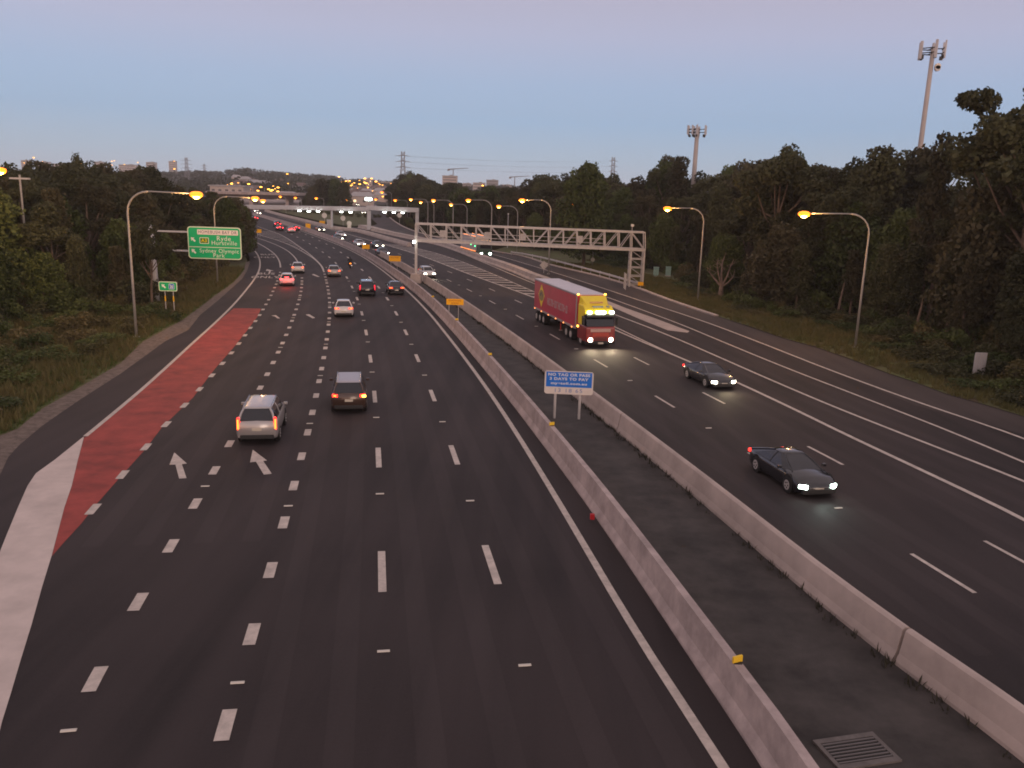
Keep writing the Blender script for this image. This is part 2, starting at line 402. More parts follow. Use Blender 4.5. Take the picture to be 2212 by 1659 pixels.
tag(flat_poly('verge', GP([(-700, 1500), (-400, 1050), (0, 940), (39, 925), (89, 883), (167, 838.6), (259, 785), (309.5, 737), (396, 690), (464, 639), (506, 609), (529, 580), (534, 562), (528, 550), (505, 560), (440, 600), (387, 655), (300, 676), (167, 690), (89, 702), (0, 722), (-300, 770)]), -0.035, VERGE), kind='structure')
tag(flat_poly('verge_right', GP([(1066, 541), (1126, 551), (1187.8, 570), (1299.4, 597), (1373.8, 619.6), (1426, 640), (1481, 659.7), (1547, 681), (1613.5, 702), (1696, 730), (1762, 748), (1845, 777), (1911, 802), (1977, 824), (2043, 849), (2126, 872), (2212, 898), (2450, 980), (2600, 930), (2300, 820), (2142, 790), (1977, 733), (1845, 690), (1712, 675), (1580, 640), (1495, 604), (1349, 566), (1250, 546), (1100, 530)]), -0.03, VERGE), kind='structure')
tag(flat_poly('verge_far', GP([(600, 456), (640, 466), (690, 477), (742, 487), (790, 489), (800, 478), (788, 462), (776, 446), (700, 447), (620, 447)]), 0.01, VERGE), kind='structure')

# red bus lane and the pale painted gore beside it
Lw = [(503, 666), (463, 699), (417, 740), (357, 796), (298, 850.5), (220, 913), (184.5, 942.8)]
tag(flat_poly('bus_lane', GP([(564, 666.6), (556.5, 684), (533, 715), (506, 749), (464, 797), (416.7, 859.4), (351, 922), (312.5, 972.5), (256, 1035), (207, 1091), (176, 1131), (135.5, 1175), (112, 1202), (139, 1097), (155, 1050), (167, 999), (181.5, 946)]+[(x+2, y) for x, y in Lw[::-1]]), 0.006, RED), kind='structure')
tag(flat_poly('painted_gore', GP([(181.5, 944), (167, 999), (155, 1050), (139, 1097), (112, 1200), (91.5, 1266.6), (68, 1351), (44, 1429), (24, 1497), (5, 1558), (-30, 1700), (-150, 2300), (-280, 2300), (-120, 1700), (-80, 1500), (-40, 1330), (0, 1192), (13.6, 1158), (38.7, 1097), (59.5, 1050), (77.4, 1023), (119, 993), (178.6, 945)]), 0.012, GOREP), kind='structure')

c_L0 = Curve([(184.5, 942.8), (220, 913), (298, 850.5), (357, 796), (417, 740), (463, 699), (506, 660), (533, 624), (550.6, 603), (560, 587), (563, 571), (561, 558), (555, 545.5), (541, 532.5), (520, 522), (490, 511)], smooth=1)
c_A = Curve([(130, 1183), (207, 1095), (256, 1035), (306, 979), (350.5, 921), (397, 880.5), (422, 850), (448, 823), (470, 797.6), (489, 775.5), (506, 756), (519, 739), (529.6, 723.5), (540.8, 710), (549, 697), (560, 684), (566, 672), (576, 655.7), (584, 641), (592, 626), (600, 604), (606, 590), (607, 574), (602.5, 560), (594.6, 548.6), (580.7, 539), (561, 526.6), (541, 517.6), (510, 507)], smooth=1)
c_B = Curve([(90, 1700), (189.7, 1485), (289.7, 1315.7), (360.8, 1195.5), (415, 1100), (455.4, 1030.6), (488, 974), (522, 912), (554, 853.6), (569.4, 825), (582, 799), (593.6, 777), (603, 757), (610.9, 740.7), (617.8, 724.6), (624, 711), (633.7, 686.5), (641, 665.7), (648, 642), (651, 628), (653, 606), (652, 590), (647, 570), (636, 553), (620.7, 540), (600, 530), (571, 518.6), (546, 510.7), (515, 502)], smooth=1)
c_C = Curve([(440, 1740), (477.7, 1595), (537, 1395), (579.4, 1251), (607.5, 1150), (630, 1068), (646.6, 1005), (660.4, 952), (671.2, 909), (679, 873), (685.9, 841), (691, 814.5), (696.4, 791), (699.8, 770), (703, 752), (705.7, 735), (709.7, 706.7), (712, 680), (712.7, 663.7), (711.9, 646.8), (709.7, 632), (707.7, 618), (703.7, 602), (700, 588)], smooth=1)
c_C1 = Curve([(700, 588), (694, 575), (684, 564), (670, 553.4), (630.3, 531.5), (600.6, 519.6), (570.8, 510.7), (552, 504.7), (520, 496)])
c_C2 = Curve([(700, 588), (694.8, 575), (672, 552), (650, 535.5), (620, 514.7), (600.6, 504.7), (580.7, 497.8), (556, 489)])
c_D = Curve([(840, 2150), (832, 1600), (826, 1255), (820, 1001), (811.5, 869), (802.5, 787), (794, 733.5), (786, 692.2), (778, 662.3), (769.5, 637.5), (754, 607), (739.7, 583), (722, 563), (692, 539.5), (660, 521), (625, 503), (590, 488)], smooth=1)
c_E = Curve([(1330, 2050), (1155, 1500), (1074, 1257), (989, 1002.3), (942, 870.7), (908.5, 788.7), (884, 733.7), (865.8, 694), (848.6, 663.1), (831.7, 637.9), (817.8, 619), (790, 590), (761.6, 563), (737.7, 545.5), (712, 529.6), (670, 510), (630, 494), (590, 479)], smooth=1)
c_F = Curve([(1640, 1780), (1561, 1656), (1480.7, 1531), (1395, 1402), (1351, 1331), (1287, 1220), (1232, 1127), (1175.4, 1032.7), (1115.9, 934.5), (1056.4, 845), (1011.7, 782.7), (961, 718), (930, 679), (898, 643.8), (858.5, 610), (818.8, 577), (782.6, 553.4), (752.9, 538), (713, 521.6), (670, 505.5), (650, 498.8), (610.5, 484), (570.8, 471)], smooth=1)
c_R1 = Curve([(2420, 1235), (2212, 1115), (1977, 1011), (1845, 948), (1712.6, 882), (1593.6, 826), (1481, 777), (1383.8, 738), (1324, 710), (1240, 676), (1151.8, 641.5), (1076, 614), (1001.8, 589.4), (952, 567), (902, 550), (877.8, 542), (830, 528), (780, 514), (740, 502), (690, 489), (640, 478), (600, 468)], smooth=1)
c_R1b = Curve([(1473, 775), (1383.8, 733), (1321, 703), (1240, 668), (1153, 630), (1076, 596.8), (1001.8, 567), (940, 546.5), (902.6, 537), (877, 530)])
c_R2 = Curve([(2420, 1125), (2212, 1038), (1977, 948), (1812, 885.5), (1646.5, 812.8), (1536, 764), (1481, 740), (1413.5, 711), (1321, 677), (1235, 645), (1153, 613), (1066, 576), (977, 538), (930, 524), (880, 511), (840, 501)], smooth=1)
c_R3 = Curve([(2420, 1090), (2212, 997), (2043, 928.5), (1878, 862), (1712.7, 804), (1536, 727), (1481, 705), (1426, 683.6), (1311.8, 641.5), (1212.6, 607)], smooth=1)
c_R4 = Curve([(2420, 1030), (2212, 938.5), (1977, 873), (1812, 806), (1646.5, 742), (1536, 699), (1481, 680.5), (1413.5, 660), (1299.4, 621.6), (1187.8, 584.4), (1066, 549), (1010, 535)], smooth=1)
c_RD1 = Curve([(2300, 1400), (2025, 1233), (1830, 1110), (1631, 986), (1435, 867), (1304, 788), (1210, 734), (1139, 694), (1085.5, 665), (1040, 640), (1002, 621), (950, 596), (900, 575), (840, 550), (780, 530), (720, 511)], smooth=1)
c_RD2 = Curve([(2500, 1370), (2190, 1203), (1975, 1087), (1778, 980), (1640, 911), (1528, 853), (1384, 779), (1290, 732), (1210, 693), (1144, 663), (1093, 639), (1051, 621), (1025, 610), (960, 582), (900, 561), (840, 541), (780, 523)], smooth=1)

mk = MB()
def dashes(cv, ln, period, phase_px, w, h=0.014, s0=0.0, s1=None, jitter=0.0):
    s1 = cv.L if s1 is None else s1
    g = P(*phase_px); ph = cv.near((g.x, g.y)); k = math.ceil((s0-ph)/period)
    while ph+k*period+ln < s1:
        a = ph+k*period
        if a >= s0: strip(mk, cv, w, h, PAINT, a, a+ln, 1.0)
        k += 1
sa = lambda c, px: c.near((P(*px).x, P(*px).y))
strip(mk, c_L0, 0.22, 0.014, PAINT)
dashes(c_A, 1.1, 4.0, (350.5, 926), 0.30, s1=sa(c_A, (606, 582)))
strip(mk, c_A, 0.22, 0.014, PAINT, sa(c_A, (607, 578)))
dashes(c_B, 1.1, 4.0, (360.8, 1200), 0.32, s1=sa(c_B, (652, 598)))
strip(mk, c_B, 0.20, 0.014, PAINT, sa(c_B, (651, 582)))
dashes(c_C, 1.15, 4.0, (537, 1419), 0.32)
strip(mk, c_C1, 0.20, 0.014, PAINT); strip(mk, c_C2, 0.20, 0.0145, PAINT)
dashes(c_D, 3.0, 12.0, (826, 1255), 0.24); dashes(c_E, 3.0, 12.0, (1074, 1257), 0.24)
strip(mk, c_F, 0.24, 0.014, PAINT)
strip(mk, c_R1, 0.26, 0.014, PAINT); strip(mk, c_R1b, 0.18, 0.0145, PAINT)
strip(mk, c_R2, 0.22, 0.014, PAINT); strip(mk, c_R3, 0.20, 0.014, PAINT); strip(mk, c_R4, 0.22, 0.014, PAINT)
for cv, px in ((c_RD1, (2092.8, 1275)), (c_RD2, (1815, 999.6))): dashes(cv, 3.0, 12.0, px, 0.16)
WORN = asphalt('asphalt_polished', (0.0425, 0.033, 0.0335), (0.0205, 0.016, 0.0166))
wt = MB()
for cv, offs, a_, b_ in ((c_D, (-2.55, -0.95, 0.95, 2.55), 0, 200), (c_E, (0.95, 2.55), 0, 200), (c_RD1, (-2.5, -0.95, 0.95), 0, 200), (c_RD2, (0.95, 2.55), 0, 200), (c_B, (-2.5, -0.95, 0.95, 2.5), 12, 150), (c_R2, (-2.4, -0.9, 0.95, 2.5), 0, 160)):
    for of in offs: strip(wt, cv, 0.62, 0.0035, WORN, a_, min(b_, cv.L), 2.0, off=of)
tag(wt.build('wheel_tracks', fix=False), kind='structure')
# chevron bars between the two lines of the merge
L1, L2 = c_R1, c_R1b
for i in range(30):
    a = sa(L1, (1140, 637))-2+i*3.4
    if a+1 > L1.L: break
    q1, t1 = L1.at(a); e1, _ = L1.at(a+0.9)
    def sameY(q):
        c = min(L2.p, key=lambda v: abs(v.y-(q.y-0.4))); return c
    q3 = sameY(q1); q4 = sameY(e1)
    if abs(q3.y-q1.y) > 1.6 or q3.x < q1.x or (q3-q1).length > 14: continue
    q4 = q3+(e1-q1)
    mk.face([on(q1.x, q1.y, 0.013), on(q3.x, q3.y, 0.013), on(q4.x, q4.y, 0.013), on(e1.x, e1.y, 0.013)], PAINT)
for i in range(30):
    q1, t1 = c_C2.at(8+i*3.6); j = c_C1.near(q1); q2, t2 = c_C1.at(max(j-4.0, 0))
    if (c_C1.at(j)[0]-q1).length < 0.9: continue
    if j > c_C1.L-3: break
    d = t1*0.5
    mk.face([on(q1.x, q1.y, 0.013), on(q2.x, q2.y, 0.013), on(q2.x+d.x, q2.y+d.y, 0.013), on(q1.x+d.x, q1.y+d.y, 0.013)], PAINT)
# lane arrows (a long straight arrow leaning to the left)
def ground_poly(px, h=0.015):
    mk.face([P(x, y)+Vector((0, 0, h)) for x, y in px], PAINT)
ground_poly([(570, 1026), (587, 1024), (568.7, 996.5), (577, 995.5), (546, 972), (540, 999.5), (553, 998)])
ground_poly([(387, 1034.5), (403, 1033.5), (393, 1003.5), (404, 1002), (376.5, 978), (366, 1004.5), (379, 1004.2)])
ground_poly([(586, 682), (596, 681), (605, 688), (599, 688), (594, 684)]); ground_poly([(660, 680), (668, 679), (681, 687), (675, 688), (668, 684)])
ground_poly([(673, 593), (678, 592), (691, 598), (685, 598)])
mo = mk.build('lane_markings', fix=False); tag(mo, kind='structure')

def ground_text(s, px, size, stretch, h, cat=None):
    p = P(*px); q, t = c_A.at(c_A.near((p.x, p.y)))
    o = text_part(s, size, PAINT, None, (p.x, p.y, p.z+h), name='road_lettering', flat=True, stretch=stretch, spacing=1.1, bold=0.02)
    o.rotation_euler = (math.atan(-3.0/120*math.exp(-p.y/120))*1.0, 0, math.atan2(t.y, t.x)-math.pi/2)
    tag(o, kind='structure'); return o
ground_text('BUS', (575, 592.0), 1.3, 3.0, 0.05); ground_text('ONLY', (573, 599.5), 1.3, 3.0, 0.06)
ground_text('BUS', (577, 550.5), 1.3, 3.0, 0.05); ground_text('ONLY', (572, 556.5), 1.3, 3.0, 0.05)
am = MB()
pa = P(583, 586); qa, ta = c_A.at(c_A.near((pa.x, pa.y))); na = Vector((ta.y, -ta.x))
for seq in ([(-0.12, -3), (0.12, -3), (0.12, 1), (-0.12, 1)], [(-0.6, 0.4), (0.6, 0.4), (-0.5, 3.2)]):
    am.face([on(pa.x+na.x*u+ta.x*v, pa.y+na.y*u+ta.y*v, 0.02) for u, v in seq], PAINT)
tag(am.build('bus_lane_arrow', fix=False), kind='structure')

# reflective studs
def studs(cv, px, period, label, group, m, s0=0, s1=None):
    g = P(*px); ph = cv.near((g.x, g.y)); k = math.ceil((s0-ph)/period); first = None
    s1 = cv.L if s1 is None else s1
    while ph+k*period < s1:
        q, t = cv.at(ph+k*period); k += 1
        if q.y > 120: continue
        if first is None:
            b = MB(); b.prism_x([(-0.05, 0.0), (0.05, 0.0), (0.03, 0.024), (-0.03, 0.024)], -0.065 if 0 else -0.16, 0.16, m)
            first = b.build('road_stud'); o = first
        else:
            o = first.copy(); COL.objects.link(o)
        tag(o, label, 'road stud', group)
        o.location = on(q.x, q.y, 0.015); o.rotation_euler = (0, 0, math.atan2(t.y, t.x)-math.pi/2)
STUD = mat('stud_white', (0.60, 0.56, 0.50), 0.5)
studs(c_D, (826, 1415.7), 12, 'small white road stud between two dashes of the middle lane line', 'studs along the middle dashed line', STUD)
studs(c_E, (1124, 1416.5), 12, 'small white road stud between two dashes of the dashed line nearest the white edge line', 'studs along the right dashed line', STUD)
studs(c_B, (131, 1581), 16, 'small white road stud on the short-dashed line nearest the bus lane', 'studs along the short-dashed line', STUD)
studs(c_C, (508, 1491), 12, 'small white road stud on the thick short-dashed line in the middle lanes', 'studs along the thick short-dashed line', STUD)
studs(c_RD1, (1831, 1112), 12, 'small white road stud between dashes of the oncoming lanes', 'studs in the oncoming lanes', STUD)

# ================================================================= barriers
def shifted(cv, off, h=0.0, step=2.0, s0=0.0, s1=None):
    s1 = cv.L if s1 is None else s1; n = max(2, int((s1-s0)/step)); out = []
    for i in range(n+1):
        q, t = cv.at(s0+(s1-s0)*i/n); nr = Vector((t.y, -t.x)); c = q+nr*off; out.append((on(c.x, c.y, h), Vector((nr.x, nr.y, 0)), t))
    return out
def barrier_mesh(cv, prof, m, s0=0.0, s1=None, off=0.0, step=2.0):
    b = MB(); rings = []
    for c, nr, t in shifted(cv, off, 0, step, s0, s1):
        rings.append([c+nr*u+Vector((0, 0, v)) for u, v in prof])
    b.loft(rings, m); return b
FPROF = [(-0.32, -0.05), (-0.32, 0.08), (-0.18, 0.34), (-0.11, 1.05), (0.11, 1.05), (0.18, 0.34), (0.32, 0.08), (0.32, -0.05)]
c_M1 = Curve([(1720, 1780), (1645.6, 1652.8), (1564, 1534), (1470, 1392), (1392, 1272), (1327.6, 1178.5), (1273.4, 1096), (1205, 1006), (1116, 884), (1056.4, 810), (967, 702.3), (918, 651), (878, 618), (838.7, 588), (800, 562), (777.7, 548), (743, 532), (713, 519), (670, 503), (620, 486.5), (580.7, 474), (545, 464)], smooth=1)
c_M2 = Curve([(2340, 1750), (2212, 1646), (2106, 1556), (1937, 1449.6), (1801.4, 1334.4), (1666, 1219), (1547, 1108), (1383.8, 976), (1264.7, 878), (1175.4, 803), (1086, 732), (1005.8, 672), (960, 642), (915, 610), (880, 588), (850, 570), (815, 551)], smooth=2)
mb1 = barrier_mesh(c_M1, FPROF, CONC, off=0.32)
bar1 = mb1.build('median_barrier', smooth=False); tag(bar1, 'long grey concrete barrier beside the white edge line with small yellow markers', 'concrete barrier')
def marker(px, m, par, hgt=1.05):
    p = P(*px); q, t = c_M1.at(c_M1.near((p.x, p.y))); nr = Vector((t.y, -t.x)); c = q+nr*0.32
    b = MB(); g = on(c.x, c.y, hgt); b.box((g.x, g.y, g.z+0.09), (0.26, 0.05, 0.16), m, rot=math.atan2(t.y, t.x)-math.pi/2+0.3); b.box((g.x, g.y, g.z+0.012), (0.2, 0.16, 0.03), DARKM)
    return b.build('reflector', par)
for px in ((930, 665), (981, 718), (1050, 803), (1178, 968), (1532, 1478)): marker(px, YELLOWP, bar1)
b = MB(); p = P(1280, 1128); b.box((p.x-0.02, p.y, p.z+0.22), (0.16, 0.12, 0.2), mat('red_reflector_face', (0.55, 0.02, 0.03), 0.4)); b.build('red_reflector', bar1)
# the wall on the far side of the median is a row of precast units
jo = [0.0]+[c_M2.near((P(*q).x, P(*q).y)) for q in ((1875, 1398), (1336, 935), (1143, 777), (1040, 697), (985, 658))]+[c_M2.L]
labs = ['nearest concrete barrier unit at the lower right corner', 'long concrete barrier unit under and right of the blue sign', 'concrete barrier unit up and left of the blue sign', 'concrete barrier unit beside the orange roadwork sign', 'short concrete barrier unit behind the orange roadwork sign', 'farthest concrete barrier unit running past the tall gantry post']
P2 = [(-0.30, -0.05), (-0.30, 0.10), (-0.22, 0.32), (-0.12, 0.92), (-0.05, 0.98), (0.05, 0.98), (0.12, 0.92), (0.22, 0.32), (0.30, 0.10), (0.30, -0.05)]
for i, (a, c) in enumerate(zip(jo, jo[1:])):
    mb = barrier_mesh(c_M2, P2, CONCP, s0=a+0.05, s1=c-0.05, off=0.30)
    o = mb.build('barrier_unit'); tag(o, labs[i], 'concrete barrier', 'precast barrier units on the far side of the median')
# grey earth, weeds and grit in the median
DIRT = mat('median_grit', (0.055, 0.048, 0.045), 0.9, var=0.5, vscale=0.7, bump=0.4, bscale=20)
mbm = MB()
sA = shifted(c_M1, 0.55, 0.004, 2.0, 0, c_M1.near((P(838, 588).x, P(838, 588).y)))
for (a, n1, t1), (b2, n2, t2) in zip(sA, sA[1:]):
    def other(c):
        q, t = c_M2.at(c_M2.near((c.x, c.y))); return on(q.x, q.y, 0.004)
    mbm.face([a, other(a), other(b2), b2], DIRT)
tag(mbm.build('median_strip', fix=False), kind='structure')

# long raised separator between the carriageway and the slip road, and its painted tail
c_S2 = Curve([(1210, 622), (1175, 615.4), (1150.6, 608), (1101, 587), (1026.6, 559.6), (985, 543.5), (944.8, 530), (892, 518.6), (842, 508), (802, 499), (772, 492)])
rings = []; b = MB()
for i, (c, nr, t) in enumerate(shifted(c_S2, 0, 0, 3.0)):
    s_ = i*3.0/c_S2.L; k = min(1, 0.25+i*0.5); w = 1.7+2.2*max(0, s_-0.75)*4
    rings.append([c+nr*u+Vector((0, 0, v)) for u, v in ((0, -0.05), (0, 0.12*k), (0.22, 0.35*k), (0.32, 0.9*k), (w-0.32, 0.9*k), (w-0.2, 0.35*k), (w, 0.12*k), (w, -0.05))])
b.loft(rings, CONCP); o = b.build('concrete_separator'); tag(o, 'wide pale concrete separator with a lamp post near its rounded end', 'concrete separator')
tag(flat_poly('painted_island', GP([(1214, 612), (1250, 632), (1309, 657.7), (1383.8, 690.4), (1443, 714), (1485, 719), (1489.4, 715.7), (1473, 709.8), (1413.5, 687.4), (1354, 666.6), (1279.6, 637), (1225, 606)]), 0.02, CONCP), kind='structure')
c_S1 = Curve([(877, 533), (832, 520), (798.5, 510), (763, 501), (713, 495), (690, 489), (640, 476), (600, 466), (570, 457)])
b = barrier_mesh(c_S1, [(0, -0.05), (0, 0.3), (0.3, 0.9), (0.9, 0.9), (1.1, 0.3), (1.1, -0.05)], CONCP, off=0.2, step=4)
tag(b.build('far_barrier'), 'pale concrete barrier on the far edge of the oncoming lanes, beyond the flat grey gantry', 'concrete barrier')
c_K = Curve([(1547, 683), (1481, 661), (1426, 641.5), (1373.8, 621.6), (1299.4, 599), (1187.8, 572), (1126, 553), (1066, 543), (1010, 529), (940, 512), (893.7, 499), (868, 488), (843, 471), (826, 455), (810, 443)])
b = barrier_mesh(c_K, [(-0.25, -0.05), (-0.25, 0.13), (0.25, 0.15), (0.25, -0.05)], CONCP, off=0.0, step=3)
tag(b.build('kerb'), kind='structure')
# W-beam guard rail
gr = thing('guard_rail', 'grey steel guard rail beside the slip road, ending in an orange marker', 'guard rail', (0, 0, 0))
c_G = Curve([(1376, 622), (1330, 608), (1268, 590), (1190, 569), (1138, 557), (1100, 551)])
b = barrier_mesh(c_G, [(0.0, 0.44), (-0.06, 0.50), (0.0, 0.56), (-0.06, 0.64), (0.0, 0.74), (0.03, 0.74), (-0.02, 0.64), (0.03, 0.56), (-0.02, 0.50), (0.03, 0.44)], STEEL, off=0.35)
b.build('rail', gr)
for i, (c, nr, t) in enumerate(shifted(c_G, 0.5, 0, 4.0)):
    b = MB(); b.box((c.x, c.y, c.z+0.35), (0.12, 0.15, 0.85), STEEL, rot=math.atan2(t.y, t.x)); b.build('post', gr)
p = shifted(c_G, 0.35)[0][0]; b = MB(); b.box((p.x+0.1, p.y-0.25, p.z+0.6), (0.75, 0.06, 0.5), ORANGE, rot=0.1); b.build('end_marker', gr)
# drain grate in the median
DARKC = mat('grate_frame', (0.14, 0.125, 0.12), 0.85, var=0.3, vscale=3)
dp = P(1850, 1625); dg_ = thing('drain_grate', 'round-cornered grey drain grate set in the median near the bottom edge', 'drain grate', dp, 0.25)
b = MB(); b.box((0, 0, 0.01), (1.35, 0.75, 0.04), mat('grate_dark', (0.02, 0.02, 0.02), 0.8)); b.build('pit', dg_)
b = MB(); b.box((0, 0.42, 0.03), (1.5, 0.14, 0.06), DARKC); b.box((0, -0.42, 0.03), (1.5, 0.14, 0.06), DARKC); b.box((-0.70, 0, 0.031), (0.1, 0.72, 0.055), DARKC); b.box((0.70, 0, 0.031), (0.1, 0.72, 0.055), DARKC); b.build('frame', dg_)
b = MB()
for k in range(7): b.box((0, -0.30+k*0.1, 0.045), (1.28, 0.035, 0.03), mat('grate_bar', (0.13, 0.12, 0.12), 0.6))
b.build('bars', dg_)

# ================================================================= vehicles
def paint(name, c, rough=0.28, metal=0.0, coat=0.8): return mat(name, c, rough, metal=metal, coat=coat)
PW = paint('white_car_paint', (0.62, 0.60, 0.60)); PS = paint('silver_car_paint', (0.42, 0.40, 0.40), 0.3, 0.35); PK = paint('black_car_paint', (0.012, 0.013, 0.017), 0.15)
PG = paint('dark_grey_car_paint', (0.022, 0.022, 0.026), 0.25, 0.3); PR = paint('dark_red_car_paint', (0.07, 0.025, 0.02), 0.25, 0.2); PBR = paint('bronze_car_paint', (0.075, 0.045, 0.035), 0.25, 0.3)

def smoothstep(a, b, x):
    t = min(1, max(0, (x-a)/(b-a))); return t*t*(3-2*t)
KINDS = {   # length, width, belt height, roof height, (rear glass bottom y, roof rear y, roof front y, windscreen base y), bonnet height, tail height
    'sedan': dict(L=4.7, W=1.82, belt=0.98, H=1.45, g=(-1.75, -0.95, 0.35, 1.15), hood=0.80, tail=1.02, wr=0.33, gc=0.17, rw=0.60),
    'suv':   dict(L=4.75, W=1.88, belt=1.20, H=1.74, g=(-2.31, -2.06, 0.62, 1.32), hood=1.00, tail=1.18, wr=0.36, gc=0.26, rw=0.64),
    'coupe': dict(L=4.6, W=1.88, belt=0.88, H=1.31, g=(-2.10, -0.60, 0.18, 1.32), hood=0.70, tail=0.90, wr=0.34, gc=0.14, rw=0.52),
    'hatch': dict(L=4.2, W=1.78, belt=0.98, H=1.48, g=(-1.98, -1.55, 0.35, 1.15), hood=0.82, tail=1.0, wr=0.32, gc=0.17, rw=0.60)}
def make_car(name, label, kind, pm, lights='rear', tail='wide', roof=None, brake=False, rear_lit=True, head_m=None, indicator=False, cat='car', lit_front=None):
    k = KINDS[kind]; L, W = k['L'], k['W']; hl = L/2; hw = W/2
    t = thing(name, label, cat)
    # lower body, lofted along its length
    st = []
    N = 22
    for i in range(N+1):
        y = -hl+L*i/N; u = i/N
        e = min(1.0, ((1-abs(2*u-1))/0.14)) ; endr = math.sqrt(max(0.0, 1-(1-e)**2)) if e < 1 else 1.0
        if kind == 'coupe':
            e = min(1.0, (1-abs(2*u-1))/0.26); endr = math.sqrt(max(0.0, 1-(1-e)**2))
        w = hw*((0.76 if kind == 'coupe' else 0.86)+(0.24 if kind == 'coupe' else 0.14)*endr)*(1-0.04*smoothstep(0.5, 1, u))
        if y < k['g'][0]: zt = k['tail']-0.05*(1-smoothstep(-hl, k['g'][0], y))
        elif y > k['g'][3]: zt = k['hood']+0.14*(1-smoothstep(k['g'][3], hl-0.05, y))-0.16*smoothstep(hl-0.5, hl, y)
        else: zt = k['belt']
        zb = k['gc']+0.10*(1-endr)+0.02
        st.append((y, w, zb, zt))
    def ring(y, w, zb, zt):
        h = zt-zb; r = []
        for fx, fz in ((0.0, 0.0), (0.80, 0.0), (0.94, 0.06), (0.99, 0.25), (1.0, 0.50), (0.985, 0.74), (0.945, 0.90), (0.84, 0.985), (0.0, 1.03)):
            r.append((fx*w, zb+fz*h))
        full = r+[(-x, z) for x, z in r[-2:0:-1]]
        return [(x, y, z) for x, z in full]
    b = MB(); b.loft([ring(*s) for s in st], pm); b.build('body', t, smooth=True, bevel=0.0)
    # sill / lower bumper trim
    b = MB(); b.box((0, -hl+0.02, k['gc']+0.16), (W*0.80, 0.12, 0.20), DARKM); b.build('rear_bumper_trim', t, bevel=0.03)
    b = MB(); b.box((0, hl-0.03, k['gc']+0.17), (W*0.78, 0.12, 0.22), DARKM); b.build('front_grille', t, bevel=0.03)
    # greenhouse
    g0, g1, g2, g3 = k['g']; zb = k['belt']-0.03; zr = k['H']-0.05; wb = hw*0.93; wr_ = k['rw']
    def quadring(y, w, z): return (y, w, z)
    bot = [(-wb*0.90, g0), (-wb, g0+0.45), (-wb, g3-0.5), (-wb*0.80, g3), (wb*0.80, g3), (wb, g3-0.5), (wb, g0+0.45), (wb*0.90, g0)]
    top = [(-wr_*0.92, g1), (-wr_, g1+0.2), (-wr_, g2-0.2), (-wr_*0.88, g2), (wr_*0.88, g2), (wr_, g2-0.2), (wr_, g1+0.2), (wr_*0.92, g1)]
    mid = [((a[0]*0.45+c[0]*0.55)*1.03, (a[1]*0.45+c[1]*0.55)) for a, c in zip(bot, top)]
    zm = zb+(zr-zb)*0.58
    b = MB(); b.loft([[(x, y, zb) for x, y in bot], [(x, y, zm) for x, y in mid], [(x, y, zr) for x, y in top]], GLASS); b.build('windows', t)
    b = MB(); rm = roof or pm
    cy_ = (g1+g2)/2
    b.loft([[(x*k_, cy_+(y-cy_)*kk, zr+zz) for x, y in top] for k_, kk, zz in ((1.02, 1.0, -0.01), (1.0, 1.0, 0.015), (0.90, 0.95, 0.040), (0.70, 0.84, 0.062), (0.40, 0.55, 0.078), (0.10, 0.15, 0.082))], rm); b.build('roof', t, smooth=True)
    for sx in (-1, 1):
        for (bi, yb, ti, yt, r) in ((wb*0.90, g0, wr_*0.92, g1, 0.05), (wb*0.80, g3, wr_*0.88, g2, 0.035)):
            b = MB(); b.tube([(sx*bi, yb, zb), (sx*(bi*0.45+ti*0.55)*1.035, yb*0.45+yt*0.55, zm), (sx*ti, yt, zr)], r, pm, 6); b.build('pillar', t)
        ym = (g1+g2)/2-0.05
        b = MB(); b.tube([(sx*wb*1.0, ym, zb), (sx*(wb*.45+wr_*.55)*1.035, ym, zm), (sx*wr_, ym, zr)], 0.03, pm if kind != 'sedan' else DARKM, 6); b.build('pillar', t)
    if kind == 'suv':
        for sx in (-1, 1):
            b = MB(); b.tube([(sx*(wr_-0.02), g1+0.15, zr+0.03), (sx*(wr_-0.02), g1+0.25, zr+0.10), (sx*(wr_-0.02), g2-0.3, zr+0.10), (sx*(wr_-0.02), g2-0.2, zr+0.03)], 0.02, CHROME, 6); b.build('roof_rail', t)
    for sx in (-1, 1):
        b = MB(); b.box((sx*(hw+0.07), g3-0.50, k['belt']+0.06), (0.20, 0.09, 0.14), pm); b.build('wing_mirror', t, bevel=0.03)
    # wheels
    for sy in (-1, 1):
        for sx in (-1, 1):
            yy = sy*(L*0.295)+(0.05 if sy > 0 else 0); r = k['wr']
            a = MB(); a.cyl((sx*(hw-0.24), yy, r+0.06), (sx*(hw-0.012), yy, r+0.06), r+0.065, BLACK, 20); a.build('wheel_arch', t)
            w = MB(); w.tube([(sx*(hw-0.22), yy, r), (sx*(hw-0.20), yy, r), (sx*(hw-0.03), yy, r), (sx*(hw+0.005), yy, r)], [r*0.9, r, r, r*0.9], BLACK, 20); wo_ = w.build('wheel', t)
            m_ = MB(); m_.cyl((sx*(hw-0.05), yy, r), (sx*(hw+0.012), yy, r), r*0.62, STEEL, 12)
            for q in range(5):
                an = q*math.pi*2/5; m_.box((sx*(hw+0.014), yy+math.cos(an)*r*0.33, r+math.sin(an)*r*0.33), (0.012, 0.07, 0.07), BLACK)
            ro = m_.build('rim', wo_)
    # plates
    b = MB(); b.box((0, -hl-0.008, k['gc']+(0.52 if kind == 'suv' else 0.42)), (0.42, 0.02, 0.13), PLATE); b.build('rear_plate', t)
    b = MB(); b.box((0, hl+0.005, k['gc']+0.26), (0.38, 0.02, 0.11), PLATE); b.build('front_plate', t)
    # lamps
    tm = BRAKE if brake else TAIL
    zt = k['tail']-0.14
